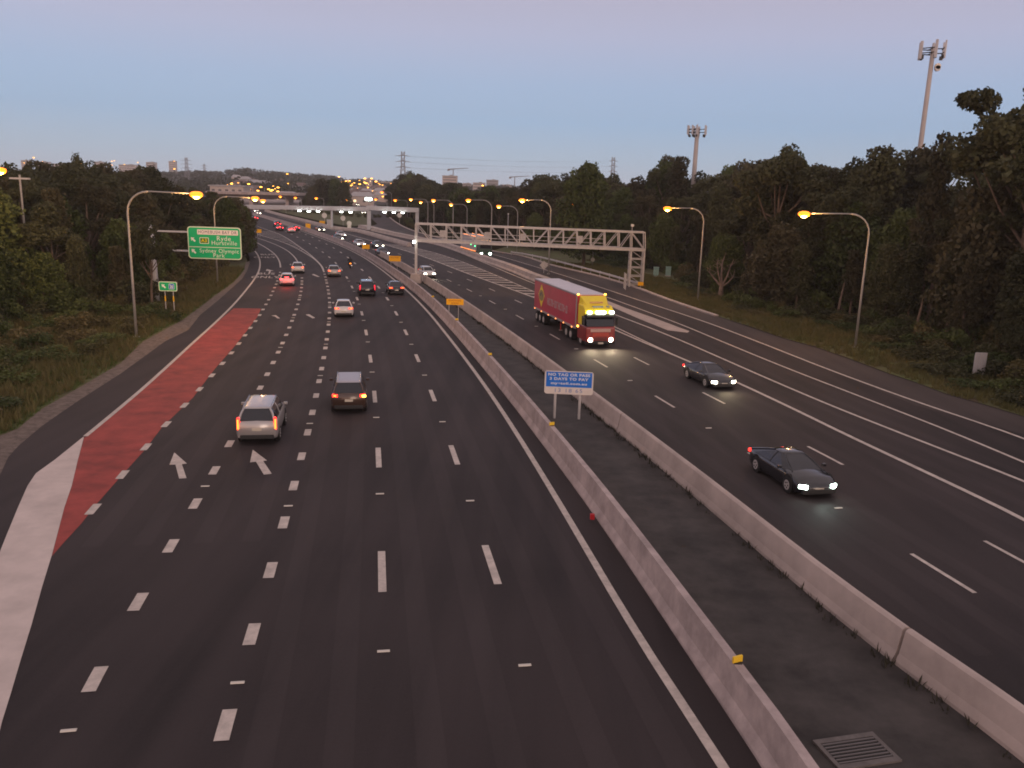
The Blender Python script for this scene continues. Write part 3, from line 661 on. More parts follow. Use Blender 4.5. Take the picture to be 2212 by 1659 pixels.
    for sx in (-1, 1):
        b = MB()
        m1, m2 = (tm, TAILH) if rear_lit else (REDL, REDL)
        if brake: m1, m2 = BRAKE, BRAKE
        if tail == 'tall':
            b.box((sx*hw*0.85, -hl+0.12, 1.04), (0.13, 0.20, 0.58), m1, rot=sx*0.35); b.box((sx*hw*0.86, -hl+0.07, 1.02), (0.07, 0.20, 0.46), m2, rot=sx*0.35)
        elif tail == 'wide':
            b.box((sx*hw*0.72, -hl+0.045, zt), (0.40, 0.12, 0.14), m1, rot=sx*0.22); b.box((sx*hw*0.74, -hl+0.025, zt), (0.24, 0.11, 0.07), m2, rot=sx*0.22)
        else:
            b.box((sx*hw*0.76, -hl+0.06, zt), (0.30, 0.12, 0.17), m1, rot=sx*0.25); b.box((sx*hw*0.76, -hl+0.04, zt), (0.16, 0.11, 0.10), m2, rot=sx*0.25)
        lo = b.build('tail_light', t, bevel=0.02)
        if indicator and sx > 0:
            b = MB(); b.box((sx*hw*0.84, -hl+0.03, zt-0.03), (0.20, 0.12, 0.12), AMBER, rot=0.3); b.build('indicator', t, bevel=0.02)
    if brake:
        b = MB(); b.box((0, g0+0.10, k['belt']+0.12), (0.45, 0.06, 0.10), BRAKE); b.build('brake_light', t)
    hm = head_m or mat('headlamp_unlit', (0.35, 0.36, 0.38), 0.15)
    for sx in (-1, 1):
        b = MB(); b.box((sx*hw*0.70, hl-0.10, k['hood']-0.20), (0.36, 0.18, 0.15), hm, rot=-sx*(0.75 if kind == 'coupe' else 0.30)); b.build('headlight', t, bevel=0.03)
    return t

def orient(o, q, t, half, toward=1.0):
    """q: ground point of the end of the vehicle nearest the camera; t: unit travel direction of the road (away from the camera)"""
    c = Vector((q.x, q.y))+t*half; z0 = zg(c.y-t.y*1.3); z1 = zg(c.y+t.y*1.3)
    f = Vector((t.x, t.y, (z1-z0)/2.6)).normalized()*toward
    s = f.cross(Vector((0, 0, 1))).normalized(); u = s.cross(f)
    m = Matrix(((s.x, f.x, u.x, c.x), (s.y, f.y, u.y, c.y), (s.z, f.z, u.z, (z0+z1)/2), (0, 0, 0, 1)))
    o.matrix_world = m
def place(o, px, cv, L, toward=1.0):
    g = P(*px); q, t = cv.at(cv.near((g.x, g.y)))
    orient(o, g, t if t.y > 0 else -t, L/2, toward); return g
def beam(car, y, z, x, energy, col=(1, 0.86, 0.62), size=75):
    l = bpy.data.lights.new('headlight_beam', 'SPOT'); l.energy = energy; l.color = col; l.spot_size = math.radians(size); l.spot_blend = 1.0; l.shadow_soft_size = 0.25
    o = bpy.data.objects.new('headlight_beam', l); COL.objects.link(o); o.parent = car; o.location = (x, y, z); o.rotation_euler = (math.radians(78), 0, 0)

R_, FW = 'rear', 'front'
c = make_car('suv', 'silver SUV with tall red tail lights, just above the white lane arrow', 'suv', PS, tail='tall'); place(c, (556, 963), c_B, 4.75)
c = make_car('suv', 'dark bronze SUV with pale shining roof and amber indicator lit, right of the silver SUV', 'suv', PBR, roof=mat('sky_reflection_roof', (0.40, 0.39, 0.44), 0.35), tail='slim', indicator=True); place(c, (754, 896), c_D, 4.75)  # roof of this dark car is coloured pale to stand for reflected sky
c = make_car('car', 'white sedan with slim red tail lights, nearest of the white cars going away', 'sedan', PW, tail='wide'); place(c, (743, 686), c_D, 4.7)
c = make_car('suv', 'black SUV going away, beside the dark sedan with red tail lights', 'suv', PK, tail='tall', rear_lit=False); place(c, (794, 641), c_E, 4.7)
c = make_car('car', 'dark grey sedan with bright red tail lights, next to the white edge line', 'sedan', PG, tail='wide', brake=False); place(c, (857, 638), c_E, 4.7)
c = make_car('car', 'silver sedan going away where the solid white lines join, left of the motorcycle', 'sedan', PS, tail='slim'); place(c, (722.5, 598.5), c_D, 4.7)
c = make_car('car', 'small white sedan going away, just beyond the car with bright brake lights', 'sedan', PW, tail='slim'); place(c, (643.5, 591), c_B, 4.7)
c = make_car('car', 'white hatchback with three glaring red brake lights beside the bus lane lettering', 'hatch', PW, tail='slim', brake=True); place(c, (620, 618.5), c_B, 4.2)
l = bpy.data.lights.new('brake_glow', 'POINT'); l.energy = 80; l.color = (1, 0.03, 0.03); l.shadow_soft_size = 0.5; o = bpy.data.objects.new('brake_glow', l); COL.objects.link(o); o.parent = c; o.location = (0, -3.4, 0.75)
for px, lab in (((605.5, 499), 'distant dark car with red brake lights, leftmost of the braking group'), ((631, 503), 'distant pale car with red tail lights, just right of the braking car under the gantry'), ((641, 499), 'distant dark car with red tail lights at the right of the braking group'), ((552, 477), 'farthest car with red tail lights where the road vanishes behind the trees')):
    c = make_car('car', lab, 'sedan', PG if px[0] != 631 else PW, tail='slim', brake=True); place(c, px, c_E, 4.7)
c = make_car('car', 'distant dark car with red brake lights, beyond the leftmost braking car', 'suv', PG, tail='slim', brake=True); place(c, (600.5, 491), c_E, 4.7)

# oncoming
c = make_car('car', 'black sedan coming on with bright greenish headlights, nearest car of the oncoming lanes', 'coupe', PK, head_m=HEADC); place(c, (1768, 1078), c_RD2, 4.6, -1); beam(c, 2.4, 0.6, 0, 60, (0.8, 1, 0.9), 110)
c = make_car('car', 'dark grey sedan coming on with yellow headlights, near the thick white line', 'coupe', PG, head_m=HEADL); place(c, (1565, 843), c_RD2, 4.7, -1); beam(c, 2.4, 0.6, 0, 120, (1, 0.8, 0.5), 110)
c = make_car('car', 'white car coming on with round bright headlights beside the tall gantry post', 'hatch', PW, head_m=HEADL); place(c, (928.5, 601), c_RD1, 4.2, -1); beam(c, 2.2, 0.6, 0, 260)
for px, cv, lab, pm in (((832, 554), c_RD1, 'dark oncoming car just up and left of the orange sign by the gantry post', PK), ((821, 537), c_RD2, 'grey oncoming car just beyond the dark oncoming car, between two orange signs', PG),
                        ((781, 533.5), c_RD1, 'oncoming car half hidden by the middle orange sign', PW), ((740, 513), c_RD2, 'white van-like car coming on, upper one of a close pair of headlights', PW),
                        ((734, 521), c_RD1, 'oncoming car with greenish headlights, lower one of a close pair', PG), ((695, 501), c_RD2, 'far oncoming car with glowing headlights under the gantry beam', PG),
                        ((559, 464), c_RD2, 'oncoming car with glaring headlights beside the roadside trees, nearer of two', PW), ((554, 458.5), c_RD1, 'farthest oncoming car with glaring headlights beside the trees', PW)):
    c = make_car('car', lab, 'sedan', pm, head_m=HEADC if '2' == 'x' else HEADL); place(c, px, cv, 4.7, -1)
    for ch in c.children:
        if ch.name.startswith('headlight'): ch.scale = (1.0, 1.0, 1.0)
# far headlights coming down the road in the middle distance
c_far = Curve([(810, 470), (795, 455), (785, 446), (776, 440), (773, 436)])
for px, lab in (((786, 462), 'far car with yellowish headlights just under the gantry beam by the middle column'), ((775.5, 451), 'far car with headlights, lowest of the three seen over the gantry beam'), ((773, 444.5), 'far car with headlights, middle one of the three seen over the gantry beam'), ((773.5, 434), 'farthest car with headlights, top of the three seen over the gantry beam')):
    c = make_car('car', lab, 'sedan', PW, head_m=HEADL)
    g = P(*px); orient(c, g, Vector((-0.25, 1)).normalized(), 2.35, -1)

# ---- motorcycle and rider
mc = thing('motorcycle', 'dark motorcycle with one orange tail light, ridden beside the dashed line', 'motorcycle')
b = MB()
b.loft([[(-0.10, -0.55, 0.62), (0.10, -0.55, 0.62), (0.12, -0.55, 0.80), (-0.12, -0.55, 0.80)], [(-0.16, 0.0, 0.35), (0.16, 0.0, 0.35), (0.17, 0.0, 0.84), (-0.17, 0.0, 0.84)], [(-0.18, 0.35, 0.40), (0.18, 0.35, 0.40), (0.17, 0.35, 1.0), (-0.17, 0.35, 1.0)], [(-0.08, 0.62, 0.65), (0.08, 0.62, 0.65), (0.10, 0.62, 0.95), (-0.10, 0.62, 0.95)]], PK); b.build('body', mc, bevel=0.02)
for yy in (-0.70, 0.72):
    b = MB(); b.tube([(-0.07, yy, 0.31), (-0.05, yy, 0.31), (0.05, yy, 0.31), (0.07, yy, 0.31)], [0.27, 0.31, 0.31, 0.27], BLACK, 20); w_ = b.build('wheel', mc)
    b = MB(); b.cyl((-0.075, yy, 0.31), (0.075, yy, 0.31), 0.16, STEEL, 12); b.build('rim', w_)
b = MB(); b.tube([(0, 0.70, 0.31), (0, 0.52, 0.95)], 0.035, STEEL); b.build('fork', mc)
b = MB(); b.tube([(-0.36, 0.34, 1.02), (0, 0.50, 1.0), (0.36, 0.34, 1.02)], 0.018, DARKM); b.build('handlebar', mc)
b = MB(); b.tube([(0.17, 0.1, 0.35), (0.19, -0.75, 0.45)], [0.05, 0.07], CHROME); b.build('exhaust', mc)
b = MB(); b.box((0, -0.60, 0.74), (0.26, 0.08, 0.14), TAILH); b.build('tail_light', mc, bevel=0.02)
b = MB(); b.box((0, -0.64, 0.55), (0.18, 0.02, 0.14), PLATE); b.build('plate', mc)
g = place(mc, (757.5, 580), c_E, 2.0)
rider = thing('person', 'rider in dark clothes and black helmet sitting on the motorcycle', 'person')
DKC = mat('dark_jacket', (0.015, 0.015, 0.018), 0.8)
def skin_fig(parent, verts, edges, radii, root, m, name='body'):
    me = bpy.data.meshes.new(name); me.from_pydata(verts, edges, []); me.materials.append(m)
    o = bpy.data.objects.new(name, me); COL.objects.link(o); o.parent = parent
    md = o.modifiers.new('skin', 'SKIN'); md.use_smooth_shade = True
    sv = me.skin_vertices[0] if me.skin_vertices else None
    if sv is None:
        o.data.attributes.new('x', 'FLOAT', 'POINT')
    for i, r in enumerate(radii): me.skin_vertices[0].data[i].radius = (r, r)
    me.skin_vertices[0].data[root].use_root = True
    s2 = o.modifiers.new('sub', 'SUBSURF'); s2.levels = 1; s2.render_levels = 1
    return o
def make_skin(parent, verts, edges, radii, root, m):
    # bmesh route creates the skin layer explicitly
    bm = bmesh.new(); ly = bm.verts.layers.skin.verify(); vs = [bm.verts.new(v) for v in verts]
    for a, c in edges: bm.edges.new((vs[a], vs[c]))
    for i, v in enumerate(vs): v[ly].radius = (radii[i], radii[i]); v[ly].use_root = (i == root)
    me = bpy.data.meshes.new('body'); bm.to_mesh(me); bm.free(); me.materials.append(m)
    o = bpy.data.objects.new('body', me); COL.objects.link(o); o.parent = parent
    md = o.modifiers.new('skin', 'SKIN'); md.use_smooth_shade = True; s2 = o.modifiers.new('sub', 'SUBSURF'); s2.levels = 1; s2.render_levels = 1
    return o
V_ = [(0, -0.25, 0.90), (0, -0.15, 1.15), (0, 0.0, 1.38), (0, 0.05, 1.50), (0, 0.08, 1.62),
      (-0.20, -0.02, 1.36), (-0.34, 0.12, 1.16), (-0.34, 0.33, 1.05), (0.20, -0.02, 1.36), (0.34, 0.12, 1.16), (0.34, 0.33, 1.05),
      (-0.16, -0.20, 0.86), (-0.24, 0.22, 0.78), (-0.22, -0.02, 0.38), (-0.22, 0.12, 0.33), (0.16, -0.20, 0.86), (0.24, 0.22, 0.78), (0.22, -0.02, 0.38), (0.22, 0.12, 0.33)]
E_ = [(0, 1), (1, 2), (2, 3), (3, 4), (2, 5), (5, 6), (6, 7), (2, 8), (8, 9), (9, 10), (0, 11), (11, 12), (12, 13), (13, 14), (0, 15), (15, 16), (16, 17), (17, 18)]
R0 = [0.17, 0.17, 0.15, 0.07, 0.10, 0.085, 0.055, 0.04, 0.085, 0.055, 0.04, 0.11, 0.08, 0.06, 0.045, 0.11, 0.08, 0.06, 0.045]
make_skin(rider, V_, E_, R0, 0, DKC)
b = MB(); hr = []
for i in range(9):
    a = math.pi*i/8; hr.append([(0.145*math.sin(a)*math.cos(q*math.pi/6)+0, 0.07+0.165*math.sin(a)*math.sin(q*math.pi/6), 1.66-0.15*math.cos(a)) for q in range(12)])
b.loft(hr, PK); b.build('helmet', rider, smooth=True)
rider.matrix_world = mc.matrix_world.copy()

# ---- articulated truck
TY = mat('truck_yellow', (0.80, 0.62, 0.03), 0.4, var=0.1, vscale=1); TRC = mat('cab_red', (0.26, 0.022, 0.022), 0.35, coat=0.4, var=0.3, vscale=1.5); TR = mat('truck_red', (0.50, 0.045, 0.085), 0.35, coat=0.5, var=0.15, vscale=0.6); TROOF = mat('truck_roof', (0.60, 0.58, 0.64), 0.6, var=0.1, vscale=0.8)
TGREY = mat('truck_trim_grey', (0.32, 0.29, 0.29), 0.5); FADE = mat('faded_lettering', (0.42, 0.30, 0.31), 0.6); DRED = mat('bumper_red', (0.42, 0.05, 0.03), 0.4)
SIGNL = mat('backlit_sign', (0.9, 1, 0.8), 0.4, emis=(0.88, 1.0, 0.72), es=9)
tk = thing('truck', 'articulated truck with yellow cab top and long red trailer, headlights on', 'truck')
# tractor front at y=+L/2
TL = 16.2; fy = TL/2
def wheelpair(par, y, r=0.50, hw=1.20, dual=True, rimm=STEEL):
    for sx in (-1, 1):
        w = MB(); wd = 0.55 if dual else 0.32
        w.tube([(sx*(hw-wd), y, r), (sx*(hw-wd+0.03), y, r), (sx*(hw-0.03), y, r), (sx*hw, y, r)], [r*0.92, r, r, r*0.92], BLACK, 20); o = w.build('wheel', par)
        m_ = MB(); m_.cyl((sx*(hw-0.06), y, r), (sx*(hw+0.012), y, r), r*0.55, rimm, 14); m_.cyl((sx*(hw), y, r), (sx*(hw+0.06), y, r), r*0.2, rimm, 10); m_.build('rim', o)
cab = MB()   # lower cab, red
cab.prism_x([(fy-2.35, 0.55), (fy-0.10, 0.45), (fy, 0.60), (fy-0.02, 1.62), (fy-0.10, 1.72), (fy-2.35, 1.72)], -1.22, 1.22, TRC); cabo = cab.build('cab', tk, bevel=0.06)
cy = MB()    # upper cab shell, yellow, behind the windscreen and over it
cy.prism_x([(fy-2.35, 1.70), (fy-1.15, 1.70), (fy-1.05, 2.55), (fy-0.42, 2.62), (fy-0.55, 3.02), (fy-1.05, 3.30), (fy-2.35, 3.34)], -1.22, 1.22, TY); cy.build('cab_roof', tk, bevel=0.08)
dfl = MB(); dfl.loft([[(-1.20, fy-2.35, 3.20), (1.20, fy-2.35, 3.20), (1.12, fy-2.30, 3.98), (-1.12, fy-2.30, 3.98)], [(-1.05, fy-1.3, 3.20), (1.05, fy-1.3, 3.20), (1.0, fy-1.75, 3.70), (-1.0, fy-1.75, 3.70)], [(-0.9, fy-1.0, 3.20), (0.9, fy-1.0, 3.20), (0.88, fy-1.1, 3.34), (-0.88, fy-1.1, 3.34)]], TY); dfl.build('roof_deflector', tk, bevel=0.05)
ws = MB(); ws.prism_x([(fy-0.95, 1.72), (fy-0.09, 1.72), (fy-0.44, 2.60), (fy-0.95, 2.62)], -1.16, 1.16, GLASS); ws.build('windscreen', tk, bevel=0.02)
sw = MB()
for sx in (-1, 1): sw.box((sx*1.215, fy-0.82, 2.12), (0.03, 0.85, 0.72), GLASS)
sw.build('side_windows', tk, bevel=0.01)
b = MB(); b.box((0, fy-0.02, 1.42), (1.7, 0.06, 0.24), mat('cab_badge_panel', (0.50, 0.33, 0.28), 0.4)); b.box((0, fy+0.02, 1.10), (1.35, 0.06, 0.30), DRED); b.build('front_panel', tk, bevel=0.02)
b = MB()
for q in range(3): b.box((0, fy+0.015, 0.80-q*0.10), (1.25, 0.05, 0.055), mat('grille_dark_red', (0.10, 0.015, 0.015), 0.5))
b.build('grille', tk)
b = MB(); b.prism_x([(fy-0.5, 0.32), (fy+0.06, 0.30), (fy+0.09, 0.55), (fy-0.5, 0.60)], -1.23, 1.23, DARKM); b.build('bumper', tk, bevel=0.04)
b = MB(); b.box((0, fy+0.105, 0.42), (0.42, 0.02, 0.14), PLATE); b.build('number_plate', tk)
b = MB(); b.prism_x([(fy-0.42, 2.62), (fy-0.02, 2.50), (fy-0.05, 2.66), (fy-0.42, 2.74)], -1.18, 1.18, DARKM); b.build('sun_visor', tk)
for x0, w_ in ((-0.93, 0.34), (0.93, 0.34), (0.0, 0.82)):
    b = MB(); b.box((x0, fy-0.22, 2.86), (w_, 0.24, 0.20), SIGNL); b.build('roof_light', tk, bevel=0.03)
b = MB(); b.box((0.05, fy-1.26, 3.52), (1.1, 0.02, 0.16), mat('sign_dull_orange', (0.55, 0.30, 0.10), 0.5));
b.build('deflector_band', tk)
b = MB(); b.box((0.05, fy-0.92, 3.225), (0.9, 0.22, 0.12), mat('hatch_grey', (0.13, 0.13, 0.14), 0.5)); b.box((-0.82, fy-0.92, 3.225), (0.24, 0.22, 0.12), mat('hatch_grey', (0.13, 0.13, 0.14), 0.5)); b.build('roof_hatch', tk)
for sx in (-1, 1):
    b = MB(); b.tube([(sx*0.86, fy+0.10, 0.68), (sx*0.86, fy+0.02, 0.68)], [0.17, 0.19], HEADL, 16); b.build('headlight', tk)
    b = MB(); b.box((sx*0.86, fy+0.0, 0.68), (0.55, 0.12, 0.44), DRED); b.build('headlight_housing', tk, bevel=0.05)
    b = MB(); b.box((sx*1.42, fy-0.25, 2.15), (0.14, 0.20, 0.62), DARKM); b.tube([(sx*1.2, fy-0.3, 2.4), (sx*1.42, fy-0.25, 2.4)], 0.025, DARKM, 6); b.build('mirror', tk, bevel=0.03)
    b = MB(); b.box((sx*1.24, fy-2.2, 1.48), (0.06, 0.22, 0.14), AMBER); b.build('side_marker', tk)
    beam(tk, fy+0.15, 0.75, sx*0.86, 420, (1, 0.78, 0.50), 125)
    b = MB(); b.box((sx*1.17, fy-2.62, 4.03), (0.14, 0.10, 0.10), AMBER); b.build('clearance_light', tk)
for y_, dual in ((fy-1.45, False), (fy-4.2, True), (fy-5.45, True)): wheelpair(tk, y_, dual=dual)
ch = MB(); ch.box((0, fy-3.8, 0.85), (0.9, 4.6, 0.3), DARKM); ch.box((0, fy-11.0, 1.15), (1.0, 10.4, 0.25), DARKM)
for y_ in (fy-13.1, fy-14.3, fy-15.5): ch.box((0, y_, 0.75), (1.6, 0.3, 0.4), DARKM)
ch.build('chassis', tk)
y0, y1 = fy-2.65, -fy
ym, yl = (y0+y1)/2, (y0-y1)
tr = MB(); tr.box((0, ym, 2.62), (2.46, yl, 2.70), TR); tro = tr.build('trailer', tk, bevel=0.04)
b = MB(); b.box((0, ym, 4.0), (2.40, yl-0.05, 0.07), TROOF); b.build('trailer_roof', tro, bevel=0.02)
b = MB()
for sx in (-1, 1):
    b.box((sx*1.235, y0-0.11, 2.60), (0.05, 0.22, 2.66), TGREY); b.box((sx*1.24, ym, 1.24), (0.06, yl, 0.16), TGREY); b.box((sx*1.235, ym, 3.93), (0.06, yl, 0.10), mat('roof_rail_grey', (0.22, 0.21, 0.23), 0.5))
b.build('trailer_edge_trim', tro)
for sx in (-1, 1):
    X = sx*1.242
    def side(yy, zz): return (X, yy, zz)
    yc = y1+2.6 if sx > 0 else y1+2.6
    d = MB(); d.prism_x([(yc-1.05, 2.72), (yc, 1.55), (yc+1.05, 2.72), (yc, 3.72)], X-0.006, X+0.006, TY); do = d.build('emblem', tro)
    d = MB(); pts = [(yc+0.85*math.cos(a), 2.68+0.52*math.sin(a)) for a in np.linspace(0, 2*math.pi, 17)[:-1]]
    d.prism_x(pts, X-0.010, X+0.010, mat('emblem_disc', (0.30, 0.24, 0.10), 0.6)); dd = d.build('emblem_disc', do)
    d = MB(); d.prism_x([(yc-0.5, 2.60), (yc-0.2, 2.60), (yc+0.0, 2.85), (yc+0.45, 2.55), (yc+0.5, 2.72), (yc+0.05, 3.02), (yc-0.5, 2.80)], X-0.014, X+0.014, mat('emblem_mark', (0.12, 0.10, 0.12), 0.6)); d.build('emblem_mark', do)
    # the lettering band: strokes only, as blurred as in the photograph
    d = MB(); yy = y1+4.7; rr = random.Random(5)
    for q in range(11):
        w_ = 0.40
        for z_ in ((2.40,) if q % 3 == 0 else (2.14, 2.66) if q % 3 == 1 else (2.66,)): d.box((X, yy+w_/2, z_), (0.014, w_, 0.12), FADE)
        d.box((X, yy+0.05, 2.40), (0.016, 0.12, 0.62), FADE)
        if q % 2 == 0: d.box((X, yy+w_-0.02, 2.40), (0.018, 0.12, 0.62), FADE)
        yy += 0.58
    d.build('lettering', tro)
    for q in range(6):
        b = MB(); b.box((sx*1.28, y1+0.5+q*2.4, 1.20), (0.05, 0.16, 0.09), mat('marker_orange', (0.9, 0.3, 0.08), 0.4, emis=(1.0, 0.30, 0.08), es=3.0)); b.build('marker_light', tro)
    b = MB(); b.tube([(sx*0.95, fy-7.9, 1.1), (sx*0.95, fy-7.9, 0.25)], 0.06, mat('landing_leg_red', (0.45, 0.03, 0.03), 0.5), 8); b.box((sx*0.95, fy-7.9, 0.25), (0.25, 0.3, 0.06), TGREY); b.build('landing_leg', tro)
for y_ in (-fy+0.9, -fy+2.15, -fy+3.4): wheelpair(tk, y_)
# ---- second truck, mostly behind the lattice gantry
def simple_truck():
    t = thing('truck', 'white box truck with rows of orange and green lights, seen through the lattice gantry', 'truck')
    L = 15.0; f = L/2; TG = mat('dark_green_cab', (0.03, 0.06, 0.045), 0.3, coat=0.4); TWH = mat('trailer_white', (0.50, 0.44, 0.44), 0.6, var=0.15, vscale=0.7)
    b = MB(); b.prism_x([(f-2.2, 0.5), (f, 0.5), (f-0.03, 1.7), (f-0.35, 2.7), (f-0.7, 3.1), (f-2.2, 3.1)], -1.2, 1.2, TG); b.build('cab', t, bevel=0.06)
    b = MB(); b.box((0, f-0.12, 2.15), (2.1, 0.12, 0.8), GLASS); b.build('windscreen', t)
    b = MB(); b.box((0, -1.3, 2.5), (2.45, L-2.6, 2.7), TWH); tr_ = b.build('trailer', t, bevel=0.05)
    for sx in (-1, 1):
        b = MB(); b.box((sx*0.85, f+0.02, 0.85), (0.42, 0.10, 0.36), mat('hgv_headlight', (0.9, 1, 0.9), 0.3, emis=(0.75, 1.0, 0.82), es=16)); b.build('headlight', t, bevel=0.04)
        b = MB()
        for q in range(14): b.box((sx*1.24, -f+0.3+q*0.88, 1.12), (0.05, 0.40, 0.10), mat('marker_orange', (0.9, 0.3, 0.08), 0.4, emis=(1.0, 0.30, 0.08), es=3.0))
        b.build('lower_marker_lights', tr_)
        b = MB()
        for q in range(12): b.box((sx*1.20, -f+0.3+q*1.0, 3.88), (0.08, 0.40, 0.09), mat('marker_orange', (0.9, 0.3, 0.08), 0.4))
        b.build('upper_marker_lights', tr_)
        b = MB(); b.box((sx*1.24, f-3.4, 2.05), (0.05, 0.50, 0.16), mat('green_marker', (0.1, 0.9, 0.3), 0.4, emis=(0.08, 1.0, 0.28), es=6)); b.box((sx*1.24, f-6.6, 2.2), (0.05, 0.55, 0.16), MATS['green_marker']); b.build('green_light', tr_)
        b = MB(); b.box((sx*0.75, f-0.62, 3.16), (0.5, 0.2, 0.16), AMBER); b.build('roof_light', t)
    for y_ in (f-1.4, f-4.2, f-5.4, -f+1, -f+2.2, -f+3.4): wheelpair(t, y_)
    return t
p0 = P(1290, 752)
place(tk, (1296, 752), c_RD2, TL, -1)
t2 = simple_truck(); place(t2, (1049, 558), c_R4, 15.0, -1)

# ================================================================= street lamps
def lamp(base, head, label, group, Y=None, r=0.11, bend=1.7, sod=SODIUM, hs=1.0, lit=True, cat='street lamp'):
    g = P(*base) if Y is None else on(AT(base[0], base[1], Y).x, Y)
    h = AT(head[0], head[1], g.y); t = thing('street_lamp', label, cat, g, group=group)
    dx, dz = h.x-g.x, h.z-g.z; sx = 1 if dx > 0 else -1
    topz = dz+0.25; b = MB(); pts = [(0, 0, 0), (0, 0, topz*0.45), (0, 0, topz-bend)]; rr = [r, r*0.85, r*0.66]
    for k in range(1, 7):
        a = math.pi/2*k/6; pts.append((sx*bend*(1-math.cos(a)), 0, topz-bend+bend*math.sin(a)*0.94)); rr.append(r*0.62)
    b.tube(pts, rr, POLE, 10); b.build('pole', t, smooth=True)
    b = MB(); b.tube([(sx*bend, 0, topz-bend*0.06), (dx-sx*0.35, 0, dz+0.10)], [r*0.55, r*0.42], POLE, 8); b.build('arm', t, smooth=True)
    b = MB(); b.cyl((0, 0, 0), (0, 0, 0.06), r*2.2, STEEL, 12); b.build('base_plate', t)
    b = MB(); b.loft([[(dx-sx*0.4, -0.08*hs, dz+0.04), (dx-sx*0.4, 0.08*hs, dz+0.04), (dx-sx*0.4, 0.06*hs, dz+0.18), (dx-sx*0.4, -0.06*hs, dz+0.18)],
        [(dx, -0.17*hs, dz+0.03), (dx, 0.17*hs, dz+0.03), (dx, 0.10*hs, dz+0.22), (dx, -0.10*hs, dz+0.22)],
        [(dx+sx*0.42*hs, -0.12*hs, dz+0.03), (dx+sx*0.42*hs, 0.12*hs, dz+0.03), (dx+sx*0.42*hs, 0.06*hs, dz+0.13), (dx+sx*0.42*hs, -0.06*hs, dz+0.13)]], POLE); lm = b.build('lamp_head', t, bevel=0.02)
    if lit:
        b = MB(); rg = []
        for q, (f, zz) in enumerate(((1.0, 0.03), (0.95, -0.08), (0.7, -0.22), (0.25, -0.30))):
            rg.append([(dx+0.34*hs*f*math.cos(a), 0.24*hs*f*math.sin(a), dz+zz*hs) for a in np.linspace(0, 2*math.pi, 13)[:-1]])
        b.loft(rg, sod); b.build('lamp_lens', lm, smooth=True)
        b = MB(); rg = []
        for q, (f, zz) in enumerate(((0.35, 0.26), (0.75, 0.20), (0.95, 0.11), (1.0, 0.02), (0.95, -0.07), (0.82, -0.13))):
            rg.append([(dx+0.50*hs*f*math.cos(a), 0.38*hs*f*math.sin(a), dz+zz*hs) for a in np.linspace(0, 2*math.pi, 17)[:-1]])
        b.loft(rg, SODGLOW); b.build('lamp_halo_shell', lm, smooth=True)  # added shell, wider than the lens: the lamp's orange halo built as a shape
        if g.y < 150:
            pl = bpy.data.lights.new('lamp_glow', 'POINT'); pl.energy = 1000; pl.specular_factor = 0.15; pl.color = (1.0, 0.50, 0.14); pl.shadow_soft_size = 0.3
            po = bpy.data.objects.new('lamp_glow', pl); COL.objects.link(po); po.parent = t; po.location = (dx, -0.1, dz-0.55*hs)
    return t
GL = 'sodium street lamps beside the motorway'
lamp((295, 728), (424, 421), 'tall curved sodium lamp on the left verge, left of the big green sign', GL)
lamp((470, 610), (551, 429), 'curved lamp whose post stands behind the big green sign, arm reaching right', GL)
lamp((512, 550), (568, 434), 'lamp beyond the green sign whose post is half hidden by the roadside tree', GL, bend=1.4)
lamp((1847, 750), (1737, 463), 'nearest lamp on the right verge, its head arm pointing left', GL)
lamp((1507, 648), (1442, 451), 'lamp on the right verge between the lattice gantry and the nearest right lamp', GL)
lt = lamp((1279.6, 573), (1233.7, 442), 'lamp right of the middle of the lattice gantry, a round plate low on its post', GL)
b = MB(); b.cyl((0, -0.16, 1.0), (0, -0.20, 1.0), 0.36, WHITEP, 20); b.build('round_plate', lt)
lamp((1184.8, 592), (1128, 433), 'tall lamp standing on the separator near its rounded end', GL)
lamp((1115.9, 546), (1077.5, 446), 'lamp behind the lattice gantry, next left of the lamp on the separator', GL)
lamp((1060, 556), (1011.7, 433), 'lamp over the white truck with orange marker lights', GL)
lamp((1008, 522), (974.5, 442), 'low lamp over the left half of the lattice gantry, a taller lamp each side', GL, bend=1.4)
lamp((978, 528), (936.3, 433), 'lamp over the left end of the lattice gantry, third from the gantry corner', GL)
lamp((937, 505), (908.8, 437), 'second lamp right of the flat gantry corner, slightly lower than its neighbours', GL, bend=1.3)
lamp((924, 508), (887.5, 431), 'first lamp right of the flat gantry corner', GL, bend=1.4)
for base, head, lab in (((880, 478), (853.6, 433), 'lamp just above the right arm of the flat gantry, near its corner'), ((846, 470), (825, 415.5), 'high lamp left of the dark trees, over the flat gantry'), ((836, 462), (811.5, 431), 'lamp above the column of the flat gantry'),
    ((768, 462), (750.4, 432), 'lamp at the right edge of the dark tree clump in the middle'), ((700, 465), (683, 428.5), 'lamp in front of the dark tree clump in the middle'), ((652, 462), (638, 427.5), 'lamp at the right end of the overpass'), ((618, 460), (605.5, 425), 'lamp in front of the overpass girder, left of the one at its end')):
    lamp(base, head, lab, GL, bend=1.2, sod=SODFAR, hs=1.35)
lamp((-22, 700), (0, 369), 'lamp cut by the left edge of the photo, glowing above the trees', GL)

